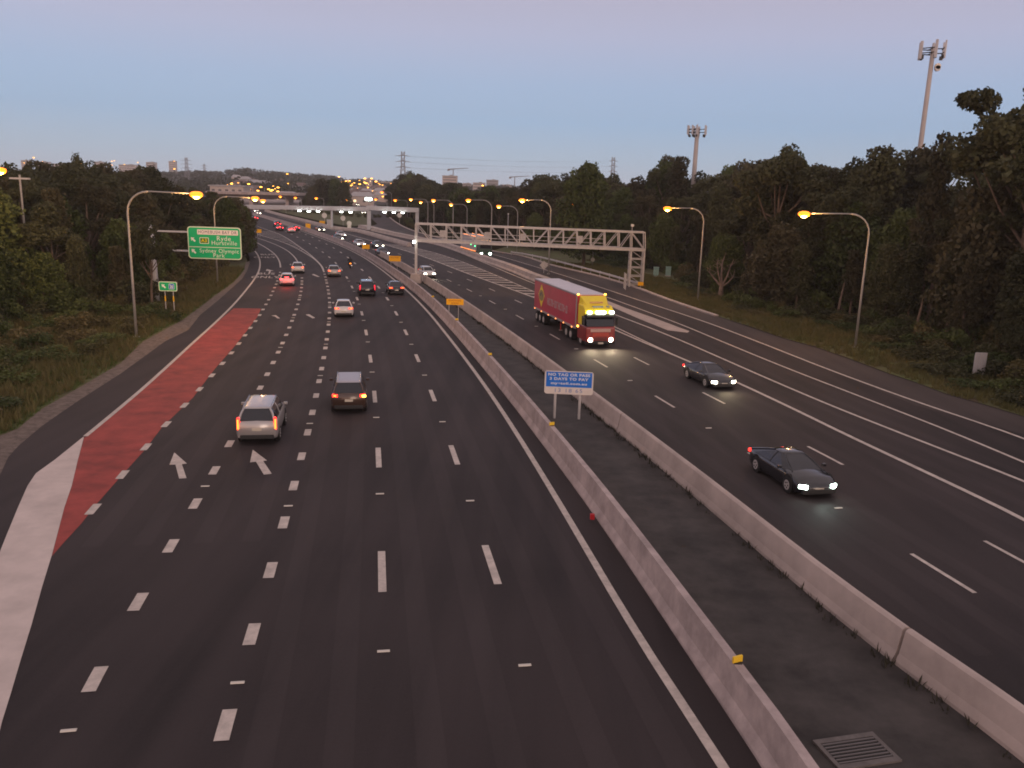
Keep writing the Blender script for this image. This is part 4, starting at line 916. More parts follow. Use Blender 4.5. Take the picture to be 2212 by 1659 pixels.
# other slim poles
def simple_pole(name, base, top, label, cat, r=0.08, Y=None, cap=None, m=POLE, group=None):
    g = P(*base) if Y is None else on(AT(base[0], base[1], Y).x, Y)
    tp = AT(top[0], top[1], g.y); t = thing(name, label, cat, g, group=group); H = tp.z-g.z
    b = MB(); b.tube([(0, 0, 0), (0, 0, H)], [r, r*0.8], m, 10); b.build('pole', t)
    if cap == 'camera':
        b = MB(); b.box((0, -0.1, H+0.10), (0.30, 0.62, 0.26), WHITEP); b.build('camera_housing', t, bevel=0.04)
    if cap == 'flat':
        b = MB(); b.box((0, 0, H-0.35), (1.9, 0.3, 0.16), STEEL); b.build('crossarm', t)
    return t
simple_pole('camera_pole', (1096, 535), (1097.5, 463), 'slim white-capped camera pole behind the lattice gantry, left of a lamp', 'camera pole', 0.10, cap='camera', m=PSTEEL)
simple_pole('utility_pole', (70, 660), (60, 378), 'grey power pole with a short crossarm among the left trees', 'utility pole', 0.12, Y=84, cap='flat')

# ================================================================= signs
def rrect(w, h, r, n=5, ox=0.0, oz=0.0):
    pts = []
    for cx, cz, a0 in ((w/2-r, h/2-r, 0), (-w/2+r, h/2-r, 90), (-w/2+r, -h/2+r, 180), (w/2-r, -h/2+r, 270)):
        for k in range(n+1):
            a = math.radians(a0+90*k/n); pts.append((ox+cx+r*math.cos(a), oz+cz+r*math.sin(a)))
    return pts
def arrow_nw(b, x, z, s, y, m):
    # arrow pointing up and to the left
    pts = [(-0.5, 0.5), (0.28, 0.42), (0.06, 0.22), (0.5, -0.24), (0.26, -0.5), (-0.20, -0.04), (-0.40, -0.28)]
    b.prism_y([(x+u*s, z+v*s) for u, v in pts], y-0.006, y, m)
YS = P(334, 655).y
tl, br = AT(404, 488.5, YS), AT(524, 561.5, YS); SW, SH = br.x-tl.x, tl.z-br.z
LET = mat('sign_lettering', (0.90, 0.92, 0.78), 0.5); LETD = mat('sign_dark_lettering', (0.10, 0.11, 0.12), 0.5); LETY = mat('route_yellow', (0.95, 0.72, 0.02), 0.5)
SBORD = mat('sign_border', (0.78, 0.86, 0.62), 0.5); SPANEL = mat('sign_name_panel', (0.95, 0.84, 0.76), 0.5); RPATCH = mat('route_patch', (0.07, 0.22, 0.03), 0.5)
bs = thing('direction_sign', 'big green sign naming Ryde, Hurstville and Sydney Olympic Park, held out from a side post', 'road sign', (tl.x+SW/2, YS, zg(YS)), math.radians(-2))
cz = (tl.z+br.z)/2-zg(YS)
b = MB(); b.prism_y([(x, z+cz) for x, z in rrect(SW, SH, 0.32)], -0.10, -0.02, SBORD); pn = b.build('border', bs)
b = MB(); b.prism_y([(x, z+cz) for x, z in rrect(SW-0.20, SH-0.20, 0.25)], -0.112, -0.10, SGREEN); b.build('panel', bs)
b = MB(); dv = cz-SH*0.132; b.box((0, -0.117, dv), (SW-0.20, 0.010, 0.075), SBORD); b.build('divider', bs)
b = MB(); b.prism_y([(x, z) for x, z in rrect(SW*0.765, SH*0.155, 0.07, ox=SW*0.068, oz=cz+SH*0.335)], -0.119, -0.112, SPANEL); b.build('name_panel', bs)
def ST(s, x, z, size, m=LET, sp=1.0, bold=0.006): return text_part(s, size, m, bs, (x, -0.124, z), spacing=sp, bold=bold)
fit(ST('HOMEBUSH BAY DR', SW*0.066, cz+SH*0.335, SH*0.135, LETD, 1.15, 0.0), SW*0.715, SH*0.098)
fit(ST('Ryde', SW*0.18, cz+SH*0.145, SH*0.155, bold=0.0, sp=1.12), SW*0.258); fit(ST('Hurstville', SW*0.185, cz+SH*0.005, SH*0.155, bold=0.0, sp=1.12), SW*0.472)
fit(ST('Sydney Olympic', SW*0.083, cz-SH*0.245, SH*0.142, bold=0.0, sp=1.12), SW*0.735); fit(ST('Park', SW*0.076, cz-SH*0.385, SH*0.142, bold=0.0, sp=1.12), SW*0.212)
b = MB(); b.prism_y(rrect(SW*0.175, SH*0.20, 0.09, ox=-SW*0.19, oz=cz+SH*0.07), -0.118, -0.112, SBORD); b.prism_y(rrect(SW*0.148, SH*0.155, 0.06, ox=-SW*0.19, oz=cz+SH*0.07), -0.124, -0.118, RPATCH); b.build('route_badge', bs)
text_part('A3', SH*0.145, LETY, bs, (-SW*0.19, -0.130, cz+SH*0.07), bold=0.01, spacing=1.15)
for nm, zz in (('arrow', cz+SH*0.09), ('arrow', cz-SH*0.275)):
    b = MB(); arrow_nw(b, -SW*0.395, zz, SH*0.15, -0.113, LET); b.build(nm, bs)
px_ = AT(331, 575, YS).x-(tl.x+SW/2)
b = MB(); b.tube([(px_, 0.1, 0), (px_-0.15, 0.1, cz+SH*0.5)], [0.32, 0.26], PSTEEL, 14); b.build('post', bs, smooth=True)
for zz in (cz+SH*0.32, cz-SH*0.27):
    b = MB(); b.box((px_/2-0.2, 0.06, zz), (abs(px_)+SW*0.45, 0.14, 0.16), PSTEEL); b.build('support_arm', bs)
# small green arrow sign
g = P(365, 680); q1, q2 = AT(342.6, 607.5, g.y), AT(383.6, 629.5, g.y); w_, h_ = q2.x-q1.x, q1.z-q2.z
ss = thing('direction_sign', 'small green arrow sign with a blue symbol on two yellow-banded posts', 'road sign', ((q1.x+q2.x)/2, g.y, g.z), 0)
cz = (q1.z+q2.z)/2-g.z
b = MB(); b.prism_y([(x, z+cz) for x, z in rrect(w_, h_, 0.14)], -0.06, -0.01, SBORD); b.build('border', ss)
b = MB(); b.prism_y([(x, z+cz) for x, z in rrect(w_-0.15, h_-0.15, 0.10)], -0.07, -0.06, SGREEN); b.build('panel', ss)
b = MB(); arrow_nw(b, -w_*0.22, cz, h_*0.45, -0.072, LET); b.build('arrow', ss)
b = MB(); b.prism_y(rrect(h_*0.58, h_*0.60, 0.08, ox=w_*0.2, oz=cz), -0.078, -0.07, LET); b.prism_y(rrect(h_*0.50, h_*0.52, 0.06, ox=w_*0.2, oz=cz), -0.084, -0.078, SBLUE)
for pts in ([(-.2, .2), (-.12, .2), (.02, 0), (.2, .02), (.2, .1), (.0, .1), (-.0, -.2), (-.14, -.2), (-.08, .02)], [(.06, -.04), (.16, -.04), (.16, -.2), (.06, -.2)]): b.prism_y([(w_*0.2+u*h_, cz+v*h_) for u, v in pts], -0.089, -0.084, LET)
b.build('symbol', ss)
for xx in (-w_*0.2, w_*0.25):
    b = MB(); b.tube([(xx, 0.03, 0), (xx, 0.03, cz+h_*0.4)], 0.04, STEEL, 8); b.build('post', ss)
    b = MB(); b.tube([(xx, 0.03, cz-h_*1.55), (xx, 0.03, cz-h_*1.0)], 0.058, mat('reflector_orange', (0.95, 0.55, 0.02), 0.4), 8); b.build('reflector_band', ss)
# blue toll sign
gb = P(1224, 905); q1, q2 = AT(1177.5, 800.5, gb.y), AT(1280, 853, gb.y); w_, h_ = q2.x-q1.x, q1.z-q2.z; cz = (q1.z+q2.z)/2-gb.z
bl = thing('toll_sign', 'blue and white toll payment sign on two grey posts in the median', 'road sign', ((q1.x+q2.x)/2, gb.y, gb.z), math.radians(-3))
SWH = mat('sign_white', (0.68, 0.62, 0.58), 0.5, var=0.06, vscale=3); LB = mat('sign_blue_lettering', (0.16, 0.24, 0.46), 0.5); LW = mat('toll_sign_lettering', (0.62, 0.66, 0.74), 0.5)
b = MB(); b.prism_y([(x, z+cz) for x, z in rrect(w_, h_, 0.13)], -0.05, -0.015, SWH); b.build('panel', bl)
b = MB(); b.box((0, -0.055, cz+h_*0.14), (w_*0.94, 0.010, h_*0.65), SBLUE); b.build('blue_field', bl)
for s_, zz, wf in (('NO TAG OR PASS', 0.345, 0.86), ('3 DAYS TO PAY', 0.165, 0.80), ('myetoll.com.au', -0.03, 0.74)): fit(text_part(s_, h_*0.15, LW, bl, (0, -0.064, cz+h_*zz), spacing=1.12, bold=0.008), w_*wf, h_*(0.125 if s_[0] != 'm' else 0.135))
fit(text_part('13 18 65', h_*0.17, LB, bl, (0, -0.056, cz-h_*0.345), spacing=1.25, bold=0.0), w_*0.56, h_*0.16)
for xx in (-w_*0.27, w_*0.24):
    b = MB(); b.tube([(xx, 0.05, -0.02), (xx, 0.05, cz+h_*0.35)], 0.07, STEEL, 10); b.build('post', bl)
# orange roadwork signs
def orange(p0, p1, ybase, label, texts, Y=None):
    g = P((p0[0]+p1[0])/2, ybase) if Y is None else on(0, Y); q1, q2 = AT(*p0, g.y), AT(*p1, g.y); w, h = q2.x-q1.x, q1.z-q2.z; cz = (q1.z+q2.z)/2-g.z
    t = thing('roadwork_sign', label, 'road sign', ((q1.x+q2.x)/2, g.y, g.z), 0, 'orange roadwork signs in the median')
    b = MB(); b.prism_y([(x, z+cz) for x, z in rrect(w, h, 0.05)], -0.05, -0.015, ORANGE); b.build('panel', t)
    for i, s_ in enumerate(texts): fit(text_part(s_, h*0.30, mat('orange_sign_lettering', (0.55, 0.16, 0.01), 0.5), t, (0, -0.055, cz+h*(0.2-0.42*i)), spacing=1.15, bold=0.004), w*(0.74 if i == 0 else 0.44), h*0.26)
    for xx in (-w*0.35, w*0.2):
        b = MB(); b.tube([(xx, 0, 0), (xx, 0, cz+h*0.3)], 0.03, STEEL, 8); b.build('post', t)
orange((964.5, 645), (1001.5, 659), 693, 'orange roadwork sign with two lines of lettering in the median, nearest of the orange signs', ['ROADWORK', 'AHEAD'])
orange((840.5, 552.5), (865.5, 565), 582, 'orange roadwork sign left of the tall gantry post', ['ROADWORK'])
orange((782.5, 528), (798.5, 538), 550, 'orange roadwork sign partly covering an oncoming car', [])
orange((660, 483), (671, 495), 497, 'far squarish orange sign under the left half of the flat gantry', [])
orange((690, 477), (702, 483), 486, 'small faint orange sign on the verge near the gantry cabinet', [])
orange((554, 495), (565, 503), 512, 'small orange sign at the edge of the roadside tree on the left', [])
# small white round signs beyond the gantry
def disc(px, ybase, label, r=0.45, second=None, m=None):
    g = P(px[0], ybase); c = AT(px[0], px[1], g.y); t = thing('round_sign', label, 'road sign', (c.x, g.y, g.z), group='small pale signs on posts beyond the flat gantry'); H = c.z-g.z
    b = MB(); b.tube([(0, 0, 0), (0, 0, H)], 0.05, STEEL, 8); b.build('post', t)
    b = MB(); b.cyl((0, -0.05, H), (0, -0.09, H), r*2.0, m or WHITEP, 20); b.build('disc', t)
    if second:
        c2 = AT(px[0], second, g.y); b = MB(); b.box((0, -0.07, c2.z-g.z), (1.1, 0.05, 0.7), m or WHITEP); b.build('plate', t)
disc((700.8, 465.5), 486, 'pale round sign below the left half of the flat gantry', 0.42)
disc((741, 471.5), 487, 'pale round sign right of the thin gantry pole', 0.40)
disc((754.5, 482.5), 496, 'pale round sign with a plate below it, left of the gantry column', 0.36, second=489.5)
disc((863, 465), 486, 'pale round sign under the right end of the flat gantry', 0.40)
sp_ = P(1180, 590); b = MB()
t = thing('sign_back', 'grey back of a diamond sign on the separator beside the lamp', 'road sign', sp_)
c = AT(1175, 573, sp_.y); b.prism_y([(c.x-sp_.x+u, c.z-sp_.z+v) for u, v in ((0, .7), (.7, 0), (0, -.7), (-.7, 0))], -0.03, 0.0, STEEL); b.build('panel', t)
b = MB(); b.tube([(c.x-sp_.x, 0.03, 0), (c.x-sp_.x, 0.03, c.z-sp_.z+0.5)], 0.04, STEEL); b.build('post', t)

# ================================================================= gantries
# flat box-beam gantry
gY = 250.0
fg = thing('gantry', 'flat pale grey box-beam gantry with small white lights under the beam', 'gantry', (0, gY, zg(gY)))
def L_(p): return Vector((p.x, p.y-gY, p.z-zg(gY)))
def boxbeam(b, a, c, h, w, m):
    d = (c-a); n = d.normalized(); s = n.cross(Vector((0, 0, 1))).normalized(); u = Vector((0, 0, 1))
    if abs(n.z) > 0.9: s = Vector((1, 0, 0)); u = Vector((0, 1, 0))
    b.loft([[e-s*w/2-u*h/2, e+s*w/2-u*h/2, e+s*w/2+u*h/2, e-s*w/2+u*h/2] for e in (a, c)], m)
b = MB(); boxbeam(b, L_(AT(520, 446.5, gY)), L_(AT(797, 451.5, gY)), 1.15, 1.4, PSTEEL); b.build('beam', fg, bevel=0.05)
b = MB(); boxbeam(b, L_(AT(792, 448.8, gY)), L_(AT(905, 454.2, gY)), 1.25, 1.5, PSTEEL); b.build('beam', fg, bevel=0.05)
for x_, yt, yb, w_ in ((797, 455, 492, 1.0), (901.3, 457, 500, 0.95), (716.5, 455, 486, 0.45), (522, 448, 480, 1.0)):
    b = MB(); tp = L_(AT(x_, yt, gY)); bo = L_(AT(x_, yb, gY)); b.box((tp.x, 0, (tp.z+bo.z)/2-0.3), (w_, 0.9, tp.z-bo.z+0.6), PSTEEL); b.build('column', fg, bevel=0.05)
for x_, y_ in ((649, 454.6), (669, 455.6), (689, 455.6), (739, 457), (758.8, 457.6), (832, 457.6), (852, 458.3), (871, 459)):
    b = MB(); c = L_(AT(x_, y_+0.6, gY)); b.box((c.x, -1.1, c.z), (0.85, 0.45, 0.28), WHITEL, rot=0.15); b.box((c.x, -0.8, c.z+0.25), (0.5, 0.5, 0.22), DARKM); b.build('beam_light', fg)
cb = P(713, 490); t = thing('cabinet', 'grey cabinet at the foot of the thin gantry pole in the far verge', 'cabinet', cb)
b = MB(); b.box((0, 0, 1.05), (1.7, 1.1, 2.1), PSTEEL); b.build('box', t, bevel=0.03); b = MB(); b.box((0, 0, 2.13), (1.85, 1.25, 0.08), STEEL); b.build('lid', t); b = MB(); b.box((0, -0.56, 1.0), (1.4, 0.03, 1.7), STEEL); b.build('door', t)

# lattice gantry
YL = P(897, 612).y; YR = YL+4
lg = thing('lattice_gantry', 'grey lattice truss gantry from a median post to a tower on the right verge', 'gantry', (0, YL, zg(YL)))
def G_(x, y, t_, back=0.0):
    p = AT(x, y, YL+(YR-YL)*t_); return Vector((p.x, p.y-YL+back, p.z-zg(YL)))
xsv = [898, 929.5, 963.4, 995.7, 1028, 1060, 1091, 1122, 1153, 1185, 1217.5, 1247.3, 1277, 1307, 1337.8, 1365, 1393.7]
def chord(x): return (483.3+(x-898)*(502.5-483.3)/(1393.7-898), 519.5+(x-898)*(540.5-519.5)/(1393.7-898))
D_ = 1.7
topF = []; botF = []
for x in xsv:
    a, c = chord(x); tt = (x-898)/(1393.7-898); topF.append(G_(x, a, tt)); botF.append(G_(x, c, tt))
bk = Vector((0, D_, 0))
for nm, pts, r in (('top_chord', topF, 0.11), ('bottom_chord', botF, 0.17)):
    for off in (Vector(), bk):
        b = MB(); boxbeam(b, pts[0]+off, pts[-1]+off, r*2, r*2, STEEL); b.build(nm, lg)
bi = 0
for i in range(len(xsv)):
    for off in (Vector(), bk):
        b = MB(); boxbeam(b, botF[i]+off, topF[i]+off, 0.13, 0.13, STEEL); b.build('upright', lg)
    for z_ in (topF, botF):
        b = MB(); boxbeam(b, z_[i], z_[i]+bk, 0.09, 0.09, STEEL); b.build('cross_member', lg)
    if i < len(xsv)-1:
        dn = i < 8 or i == 15
        for off in (Vector(), bk):
            a, c = (topF[i], botF[i+1]) if dn else (botF[i], topF[i+1]); b = MB(); b.tube([a+off, c+off], 0.055, STEEL, 6); b.build('diagonal', lg)
# walkway rails between the faces
for f in (0.28, 0.52):
    b = MB(); boxbeam(b, botF[1].lerp(topF[1], f)+bk*0.5, botF[13].lerp(topF[13], f)+bk*0.5, 0.07, 0.07, STEEL); b.build('walkway_rail', lg)
b = MB(); b.loft([[botF[1]+Vector((0, 0.35, 0.2)), botF[1]+Vector((0, 1.35, 0.2)), botF[1]+Vector((0, 1.35, 0.26)), botF[1]+Vector((0, 0.35, 0.26))], [botF[14]+Vector((0, 0.35, 0.2)), botF[14]+Vector((0, 1.35, 0.2)), botF[14]+Vector((0, 1.35, 0.26)), botF[14]+Vector((0, 0.35, 0.26))]], STEEL); b.build('walkway', lg)
for x in (955, 1052, 1130, 1254):
    a, c = chord(x); p = G_(x, (a+c)/2+2, (x-898)/495, 0.9); b = MB(); b.box(tuple(p), (0.75, 0.2, 0.9), STEEL); b.build('equipment_box', lg)
# left post and block
foot = L2_ = P(897, 612)
pb = Vector((foot.x, 0.3, 0)); b = MB(); b.box((topF[0].x, 0.6, topF[0].z/2), (0.34, 0.40, topF[0].z), STEEL); b.build('post', lg, bevel=0.03)
b = MB(); b.box((topF[0].x-0.2, -0.25, topF[0].z-2.35), (0.30, 0.30, 0.34), WHITEL); b.build('post_light', lg, bevel=0.05)
blk = thing('concrete_block', 'square concrete block in the median carrying the tall gantry post', 'concrete block', (topF[0].x, YL+0.45, zg(YL)))
b = MB(); b.loft([[(-0.75, -0.7, 0), (0.75, -0.7, 0), (0.75, 0.7, 0), (-0.75, 0.7, 0)], [(-0.62, -0.6, 1.25), (0.62, -0.6, 1.25), (0.62, 0.6, 1.25), (-0.62, 0.6, 1.25)]], CONCP); b.build('block', blk, bevel=0.04)
# right lattice tower
z0 = G_(1360, 612, 0.93).z
legs = []
for (xt, xb, off) in ((1364, 1356.5, 0.0), (1392.5, 1386, 0.0), (1364, 1356.5, D_), (1392.5, 1386, D_)):
    tt = (xt-898)/495.; top = G_(xt, chord(xt)[1], tt, off); bo = Vector((G_(xb, 600, tt).x*0+top.x, top.y, -0.05)); legs.append((top, bo)); b = MB(); boxbeam(b, bo, top, 0.22, 0.22, STEEL); b.build('tower_leg', lg)
for k in range(5):
    f = 0.06+k*0.23
    for a, c in ((0, 1), (2, 3), (0, 2), (1, 3)):
        p, q = legs[a][1].lerp(legs[a][0], f), legs[c][1].lerp(legs[c][0], f); b = MB(); boxbeam(b, p, q, 0.12, 0.12, STEEL); b.build('tower_rung', lg)
        if k < 4:
            q2_ = legs[c][1].lerp(legs[c][0], f); p2_ = legs[a][1].lerp(legs[a][0], f+0.23); b = MB(); b.tube([p2_, q2_], 0.045, STEEL, 6); b.build('tower_brace', lg)
pc = G_(1365, 502, 0.94); b = MB(); b.tube([pc, pc+Vector((0, 0, 0.8))], 0.05, STEEL, 6); b.box((pc.x, pc.y-0.1, pc.z+0.95), (0.35, 0.5, 0.3), WHITEP); b.build('camera', lg)
b = MB(); lx = legs[0][1]
for q in range(9): b.tube([(lx.x-1.0, -0.4+q*0.3, -0.1), (lx.x-1.0, -0.4+q*0.3, 2.1)], 0.025, STEEL, 5)
b.tube([(lx.x-1.0, -0.4, 2.1), (lx.x-1.0, 2.0, 2.1)], 0.03, STEEL, 5); b.tube([(lx.x-1.0, -0.4, 1.0), (lx.x-1.0, 2.0, 1.0)], 0.03, STEEL, 5); o = b.build('tower_cage', lg)

# roadside cabinets and panel on the right
CAB = mat('cabinet_pale_green', (0.27, 0.42, 0.37), 0.5, var=0.15, vscale=2)
for px, lab in (((1415, 600), 'pale green roadside cabinet, nearer the lattice tower'), ((1441, 599), 'pale green roadside cabinet, farther from the lattice tower')):
    g = P(*px); g.y += 2; t = thing('cabinet', lab, 'cabinet', (g.x*1.02, g.y, zg(g.y)), group='pair of pale green cabinets')
    b = MB(); b.box((0, 0, 0.75), (0.75, 0.6, 1.35), CAB); b.build('box', t, bevel=0.03); b = MB(); b.box((0, 0, 1.46), (0.85, 0.7, 0.08), CAB); b.build('lid', t, bevel=0.01); b = MB(); b.box((0, 0, 0.05), (0.85, 0.7, 0.12), CONC); b.build('plinth', t)
g = P(2112, 815); t = thing('panel_board', 'weathered pale board on short posts in the right verge grass, near the frame edge', 'board', g)
b = MB(); b.box((0, 0, 1.05), (0.85, 0.06, 1.5), PSTEEL); 
for q in range(5): b.box((-0.34+q*0.17, -0.045, 1.05), (0.04, 0.03, 1.45), STEEL)
b.build('panel', t)
for xx in (-0.35, 0.35):
    b = MB(); b.box((xx, 0.06, 0.4), (0.06, 0.06, 0.9), STEEL); b.build('post', t)

# ================================================================= telecom towers
def telecom(xb, yb, xt, yt, Y, label, r, span, kind):
    g = on(AT(xb, yb, Y).x, Y); tp = AT(xt, yt, Y); H = tp.z-g.z; t = thing('telecom_tower', label, 'telecom tower', (tp.x, Y, g.z))
    TM = mat('tower_concrete_grey', (0.42, 0.38, 0.37), 0.7, var=0.1, vscale=0.3)
    b = MB(); b.tube([(0, 0, 0), (0, 0, H*0.55), (0, 0, H-span*0.15)], [r, r*0.85, r*0.7], TM, 16); b.build('mast', t, smooth=True)
    hz = H-span*0.30
    b = MB()
    for k in range(3):
        a = math.radians(90+120*k+12); c = Vector((math.cos(a), math.sin(a), 0)); d = Vector((-math.sin(a), math.cos(a), 0))
        for dz in (-0.25, 0.35):
            b.tube([Vector((0, 0, hz+dz)), c*span*0.32+Vector((0, 0, hz+dz))], 0.07, DARKM, 6); b.tube([c*span*0.32-d*span*0.27+Vector((0, 0, hz+dz)), c*span*0.32+d*span*0.27+Vector((0, 0, hz+dz))], 0.07, DARKM, 6)
    b.build('headframe', t)
    for k in range(3):
        a = math.radians(90+120*k+12); c = Vector((math.cos(a), math.sin(a), 0)); d = Vector((-math.sin(a), math.cos(a), 0))
        for q in ((-0.24, 0.0, 0.24) if kind else (-0.26, 0.26)):
            p = c*span*0.36+d*span*q; b = MB(); b.box((p.x, p.y, hz+span*0.04), (0.34, 0.20, span*(0.40 if kind else 0.60)), PSTEEL, rot=a-math.pi/2); b.build('antenna_panel', t, bevel=0.03)
            b = MB(); b.box((p.x*0.85, p.y*0.85, hz-span*0.2), (0.3, 0.3, 0.5), DARKM); b.build('radio_unit', t)
    if not kind:
        for dz, m_ in ((0.30, WHITEP), (0.37, PSTEEL)):
            b = MB(); b.cyl((r+0.3, -0.25, H-span*(0.5+dz)), (r+0.3, -0.6, H-span*(0.5+dz)), 0.38, m_, 16); b.build('dish', t)
    b = MB(); b.tube([(0, 0, H-span*0.2), (0, 0, H)], 0.09, PSTEEL, 8); b.build('whip', t)
    return t
telecom(1985, 560, 2018, 92, 122, 'tall grey telecom mast with panel antennas leaning over the right-hand trees', 0.40, 3.8, 0)
telecom(1500, 560, 1507.5, 268, 180, 'shorter cream telecom mast with a crown of antennas above the middle of the right trees', 0.58, 4.6, 1)
# pylons
def pylon(xb, ytop, ybase, Y, hw, label):
    tp = AT(xb, ytop, Y); z0 = zg(Y); H = tp.z-z0; t = thing('pylon', label, 'pylon', (tp.x, Y, z0)); PM = mat('pylon_haze_steel', (0.30, 0.29, 0.31), 0.7)  # steel colour lightened: the haze of distance is put into it
    w0 = H*0.10; w1 = H*0.035
    b = MB(); n = 9
    for sx in (-1, 1):
        for sy in (-1, 1): b.tube([(sx*w0, sy*w0, 0), (sx*w1, sy*w1, H*0.7), (sx*w1*0.9, sy*w1*0.9, H)], H*0.006, PM, 4)
    for k in range(n):
        f0, f1 = k/n, (k+1)/n; wa = max(w1, w0+(w1-w0)*f0/0.7) if f0 < 0.7 else w1; wb = max(w1, w0+(w1-w0)*f1/0.7) if f1 < 0.7 else w1
        for sy in (-1, 1):
            b.tube([(-wa, sy*wa, H*f0), (wb, sy*wb, H*f1)], H*0.003, PM, 4); b.tube([(wa, sy*wa, H*f0), (-wb, sy*wb, H*f1)], H*0.003, PM, 4)
        for sx in (-1, 1): b.tube([(sx*wa, -wa, H*f0), (sx*wb, wb, H*f1)], H*0.003, PM, 4)
    b.build('lattice', t)
    for zf in (0.66, 0.78, 0.90):
        b = MB(); b.tube([(-hw, 0, H*zf), (0, 0, H*zf+H*0.02), (hw, 0, H*zf)], [H*0.003, H*0.010, H*0.003], PM, 4); b.build('crossarm', t)
    return t, H
py1, H1 = pylon(870.5, 327, 385, 800, 7.5, 'lattice power pylon on the skyline over the flat gantry, tallest of the pylons')
py2, H2 = pylon(1325.5, 339, 385, 1150, 6.5, 'faint lattice power pylon just above the trees over the lattice gantry')
py3, H3 = pylon(402, 340, 385, 1000, 7, 'faint power pylon above the left trees, left of a smaller pylon')
pylon(441, 354, 390, 1500, 8, 'small far power pylon right of another one above the left trees')
WIRE = mat('wire', (0.12, 0.12, 0.13), 0.6)
def wires(a, Ha, c, Hc, lab, group):
    for zf in (0.66, 0.78, 0.90):
        for sx in (-1, 1):
            p = Vector((a.location.x+sx*6, a.location.y, a.location.z+Ha*zf)); q = Vector((c.location.x+sx*6, c.location.y, c.location.z+Hc*zf))
            b = MB(); pts = [p.lerp(q, k/16)-Vector((0, 0, 2.5*4*(k/16)*(1-k/16))) for k in range(17)]; b.tube(pts, 0.04, WIRE, 4); o = b.build('power_line'); tag(o, lab, 'power line', group)
wires(py1, H1, py2, H2, 'thin power line sagging between the tallest pylon and the faint pylon on the right', 'wires between the two right-hand pylons')

# ================================================================= vegetation
def leaf_cloud(clumps, per, size, seed, flat=0.75):
    rng = np.random.default_rng(seed); V = []; 
    for (cx, cy, cz, rx, rz) in clumps:
        n = int(per*max(0.5, (rx/1.3)**2)); d = rng.normal(size=(n, 3)); d /= np.linalg.norm(d, axis=1)[:, None]
        rad = rng.uniform(0.55, 1.0, n)**0.6; wob = 1+0.22*np.sin(d[:, 0]*5+cx*3)*np.cos(d[:, 1]*4+cy*2)
        p = d*(rad*wob)[:, None]*np.array([rx, rx, rz])+np.array([cx, cy, cz])
        u = rng.normal(size=(n, 3)); u /= np.linalg.norm(u, axis=1)[:, None]
        w = np.cross(u, d+rng.normal(size=(n, 3))*0.8); w /= np.maximum(np.linalg.norm(w, axis=1), 1e-6)[:, None]
        s = size*rng.uniform(0.6, 1.3, n)[:, None]
        q = np.stack([p-u*s*0.5-w*s*0.22, p+u*s*0.1-w*s*0.42, p+u*s*0.6, p-u*s*0.05+w*s*0.42], axis=1)
        V.append(q.reshape(-1, 3))
    V = np.concatenate(V); n = len(V)//4
    return V, n
def leaf_mesh(name, clumps, per, size, seed, m):
    V, n = leaf_cloud(clumps, per, size, seed); me = bpy.data.meshes.new(name)
    me.vertices.add(n*4); me.vertices.foreach_set('co', V.astype(np.float32).ravel()); me.loops.add(n*4); me.loops.foreach_set('vertex_index', np.arange(n*4, dtype=np.int32))
    me.polygons.add(n); me.polygons.foreach_set('loop_start', np.arange(0, n*4, 4, dtype=np.int32)); me.polygons.foreach_set('loop_total', np.full(n, 4, dtype=np.int32)); me.update(); me.materials.append(m); return me
